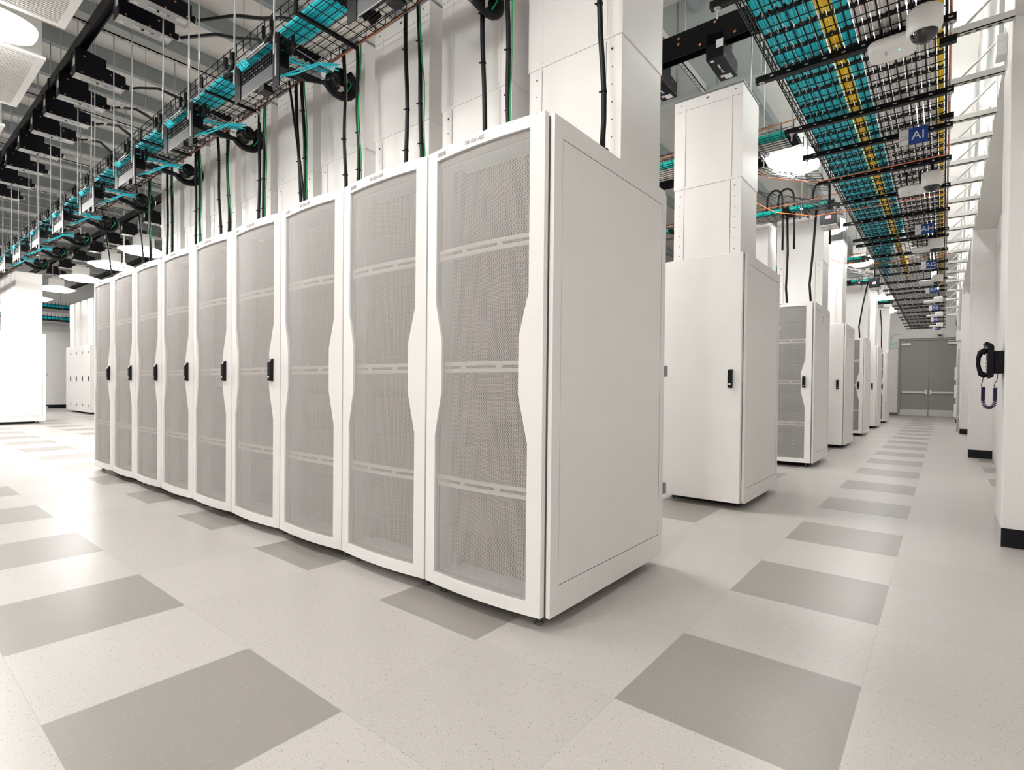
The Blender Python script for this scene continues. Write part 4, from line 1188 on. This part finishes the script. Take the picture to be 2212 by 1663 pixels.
for k in range(60):
    s_ = k/59
    if s_ < 0.36: q = (-0.098, -0.16-0.09*(s_/0.36)-0.0)
    elif s_ < 0.64:
        a = (s_-0.36)/0.28*PI; q = (-0.069-0.029*math.cos(a), -0.25-0.045*math.sin(a))
    else: q = (-0.040, -0.25+0.085*((s_-0.64)/0.36))
    path.append(q)
NP = 420
for k in range(NP):
    f = k/(NP-1)*59; i0 = min(int(f), 58); w_ = f-i0
    q = (path[i0][0]*(1-w_)+path[i0+1][0]*w_, path[i0][1]*(1-w_)+path[i0+1][1]*w_)
    a = k*2*PI/9.0
    i1 = min(i0+1, 59); dx, dz = path[i1][0]-path[i0][0], path[i1][1]-path[i0][1]; L_ = math.hypot(dx, dz) or 1
    nx, nz = -dz/L_, dx/L_
    cp.append((q[0]+0.0095*math.cos(a)*nx, -0.055+0.0095*math.sin(a), q[1]+0.0095*math.cos(a)*nz))
MB().tube(cp, 0.0024, 5).build('coiled_cord', M['cord'], ph)
MB().tube([(-0.100, -0.055, -0.098), (-0.102, -0.055, -0.125), (-0.109, -0.055, -0.150), (-0.100, -0.055, -0.162)], 0.0022, 5).tube([(-0.030, -0.055, -0.07), (-0.031, -0.055, -0.11), (-0.046, -0.055, -0.150), (-0.040, -0.055, -0.168)], 0.0022, 5).build('cord_lead', M['cord'], ph)

jb = thing('junction_box', 'white square electrical box with round knock-outs high on the right wall', 'electrical box', (XP, 4.95, 3.30))
MB().box(-0.055, 0.0, -0.06, 0.06, -0.07, 0.07).build('box', M['plastic'], jb, bevel=0.003)
ko = MB()
for zz in (-0.035, 0.035):
    ko.lathe([(0.018, -0.0605), (0.016, -0.0612), (0.014, -0.0605)], (-0.028, 0, zz), 16, 0, True, 1)
ko.build('knock_out', M['housing'], jb)
MB().tube([(-0.028, 0, 0.07), (-0.028, 0, CEIL-3.30)], 0.014, 10).build('conduit', M['strut'], jb)
cpipe = thing('conduit_pipe', 'vertical grey conduit pipe on the right wall near the double doors', 'conduit', (XP-0.03, 16.3, 0))
MB().tube([(0, 0, FZ), (0, 0, 3.35), (-0.02, 0, 3.5), (-0.08, 0, 3.6), (-0.25, 0, 3.62)], 0.022, 10).build('pipe', M['strut'], cpipe)
cl = MB()
for zz in (0.35, 1.05, 1.75, 2.45): cl.box(-0.03, 0.03, -0.028, 0.028, zz-0.012, zz+0.012)
cl.build('pipe_clamp', M['steel'], cpipe)
MB().box(-0.06, 0.03, -0.34, -0.22, 2.1, 2.32).box(-0.035, 0.03, -0.30, -0.26, 1.9, 2.1).build('switch_box', M['housing'], cpipe)
for i, zz in enumerate((0.36, 0.93, 1.44)):
    t = thing('wall_device', 'small white device strip with violet block on the right wall, %s one' % ('lowest', 'middle', 'highest')[i], 'wall device', (XP, 20.4, zz), 0, 'violet-marked wall devices')
    MB().box(-0.05, 0.0, -0.05, 0.05, -0.19, 0.19).build('strip', M['plastic'], t)
    MB().box(-0.06, -0.05, -0.04, 0.04, -0.05, 0.05).build('block', M['purple'], t)
cd_ = thing('small_camera', 'small dark-centred white camera above the grey double doors', 'detector', (-0.12, YDOOR-0.20, 2.97))  # small camera on an arm over the double doors
MB().lathe([(0.0, 0.05), (0.09, 0.05), (0.09, 0.0), (0.06, -0.03)], (0, 0, 0), 16).build('base', M['plastic'], cd_)
MB().lathe([(0.06, -0.03), (0.04, -0.06), (0.0, -0.07)], (0, 0, 0), 16).build('lens', M['dome'], cd_)
MB().box(-0.03, 0.03, 0.0, 0.20, 0.03, 0.06).build('arm', M['plastic'], cd_)
ex = thing('exit_sign', 'white illuminated sign with green EXIT letters left of the double doors', 'exit sign', (-1.505, YDOOR-0.05, 2.66))
MB().box(-0.17, 0.17, 0.0, 0.05, -0.13, 0.13).build('case', M['signwhite'], ex, bevel=0.005)
text('lettering', 'EXIT', 0.215, M['exitgreen'], ex, (0, -0.002, -0.005), (PI/2, 0, 0), 0.001, sx=0.62)
MB().tube([(-0.06, 0.025, 0.13), (-0.04, 0.025, 0.28), (0.06, 0.03, 0.36), (0.25, 0.04, 0.38)], 0.012, 8).build('conduit', M['strut'], ex)

# cyan-filled cross trays in front of the far wall at the left
for i, (x, z) in enumerate(((-24.3, 3.50), (-24.3, 3.08))):
    t = thing('cable_tray', 'distant dark tray with cyan cables crossing the far left wall, %s one' % ('upper', 'lower')[i], 'cable tray', (x, 1.0, z), 0, 'distant trays along the far left wall')
    w = MB()
    for xx in (0, 0.15, 0.3):
        for zz in (0, 0.1): w.tube([(xx, 0, zz), (xx, 6, zz)], 0.008, 4)
    for k in range(61): w.tube([(0.0, 0.1*k, 0.12), (0, 0.1*k, 0), (0.3, 0.1*k, 0), (0.3, 0.1*k, 0.2)], 0.006, 4)
    w.box(0.30, 0.31, 0, 6, -0.06, -0.01)
    w.build('wire_basket', M['wire'], t)
    m = MB().tube([(x+0.16, 1.0, z+0.07), (x+0.16, 7.0, z+0.07)], 0.055, 10, 0, True, False, 5, 0.1)
    tag(m.build('cable_bundle', M['cyan']), 'cyan cable bundle in the %s distant tray at far left' % ('upper', 'lower')[i], 'cable bundle')
    r = MB()
    for k in range(4): r.tube([(0.0 if i == 0 else 0.34, 0.5+1.6*k, -0.02), (0.0 if i == 0 else 0.34, 0.5+1.6*k, CEIL-z)], 0.008, 5)
    r.build('hanger_rod', M['steel'], t)
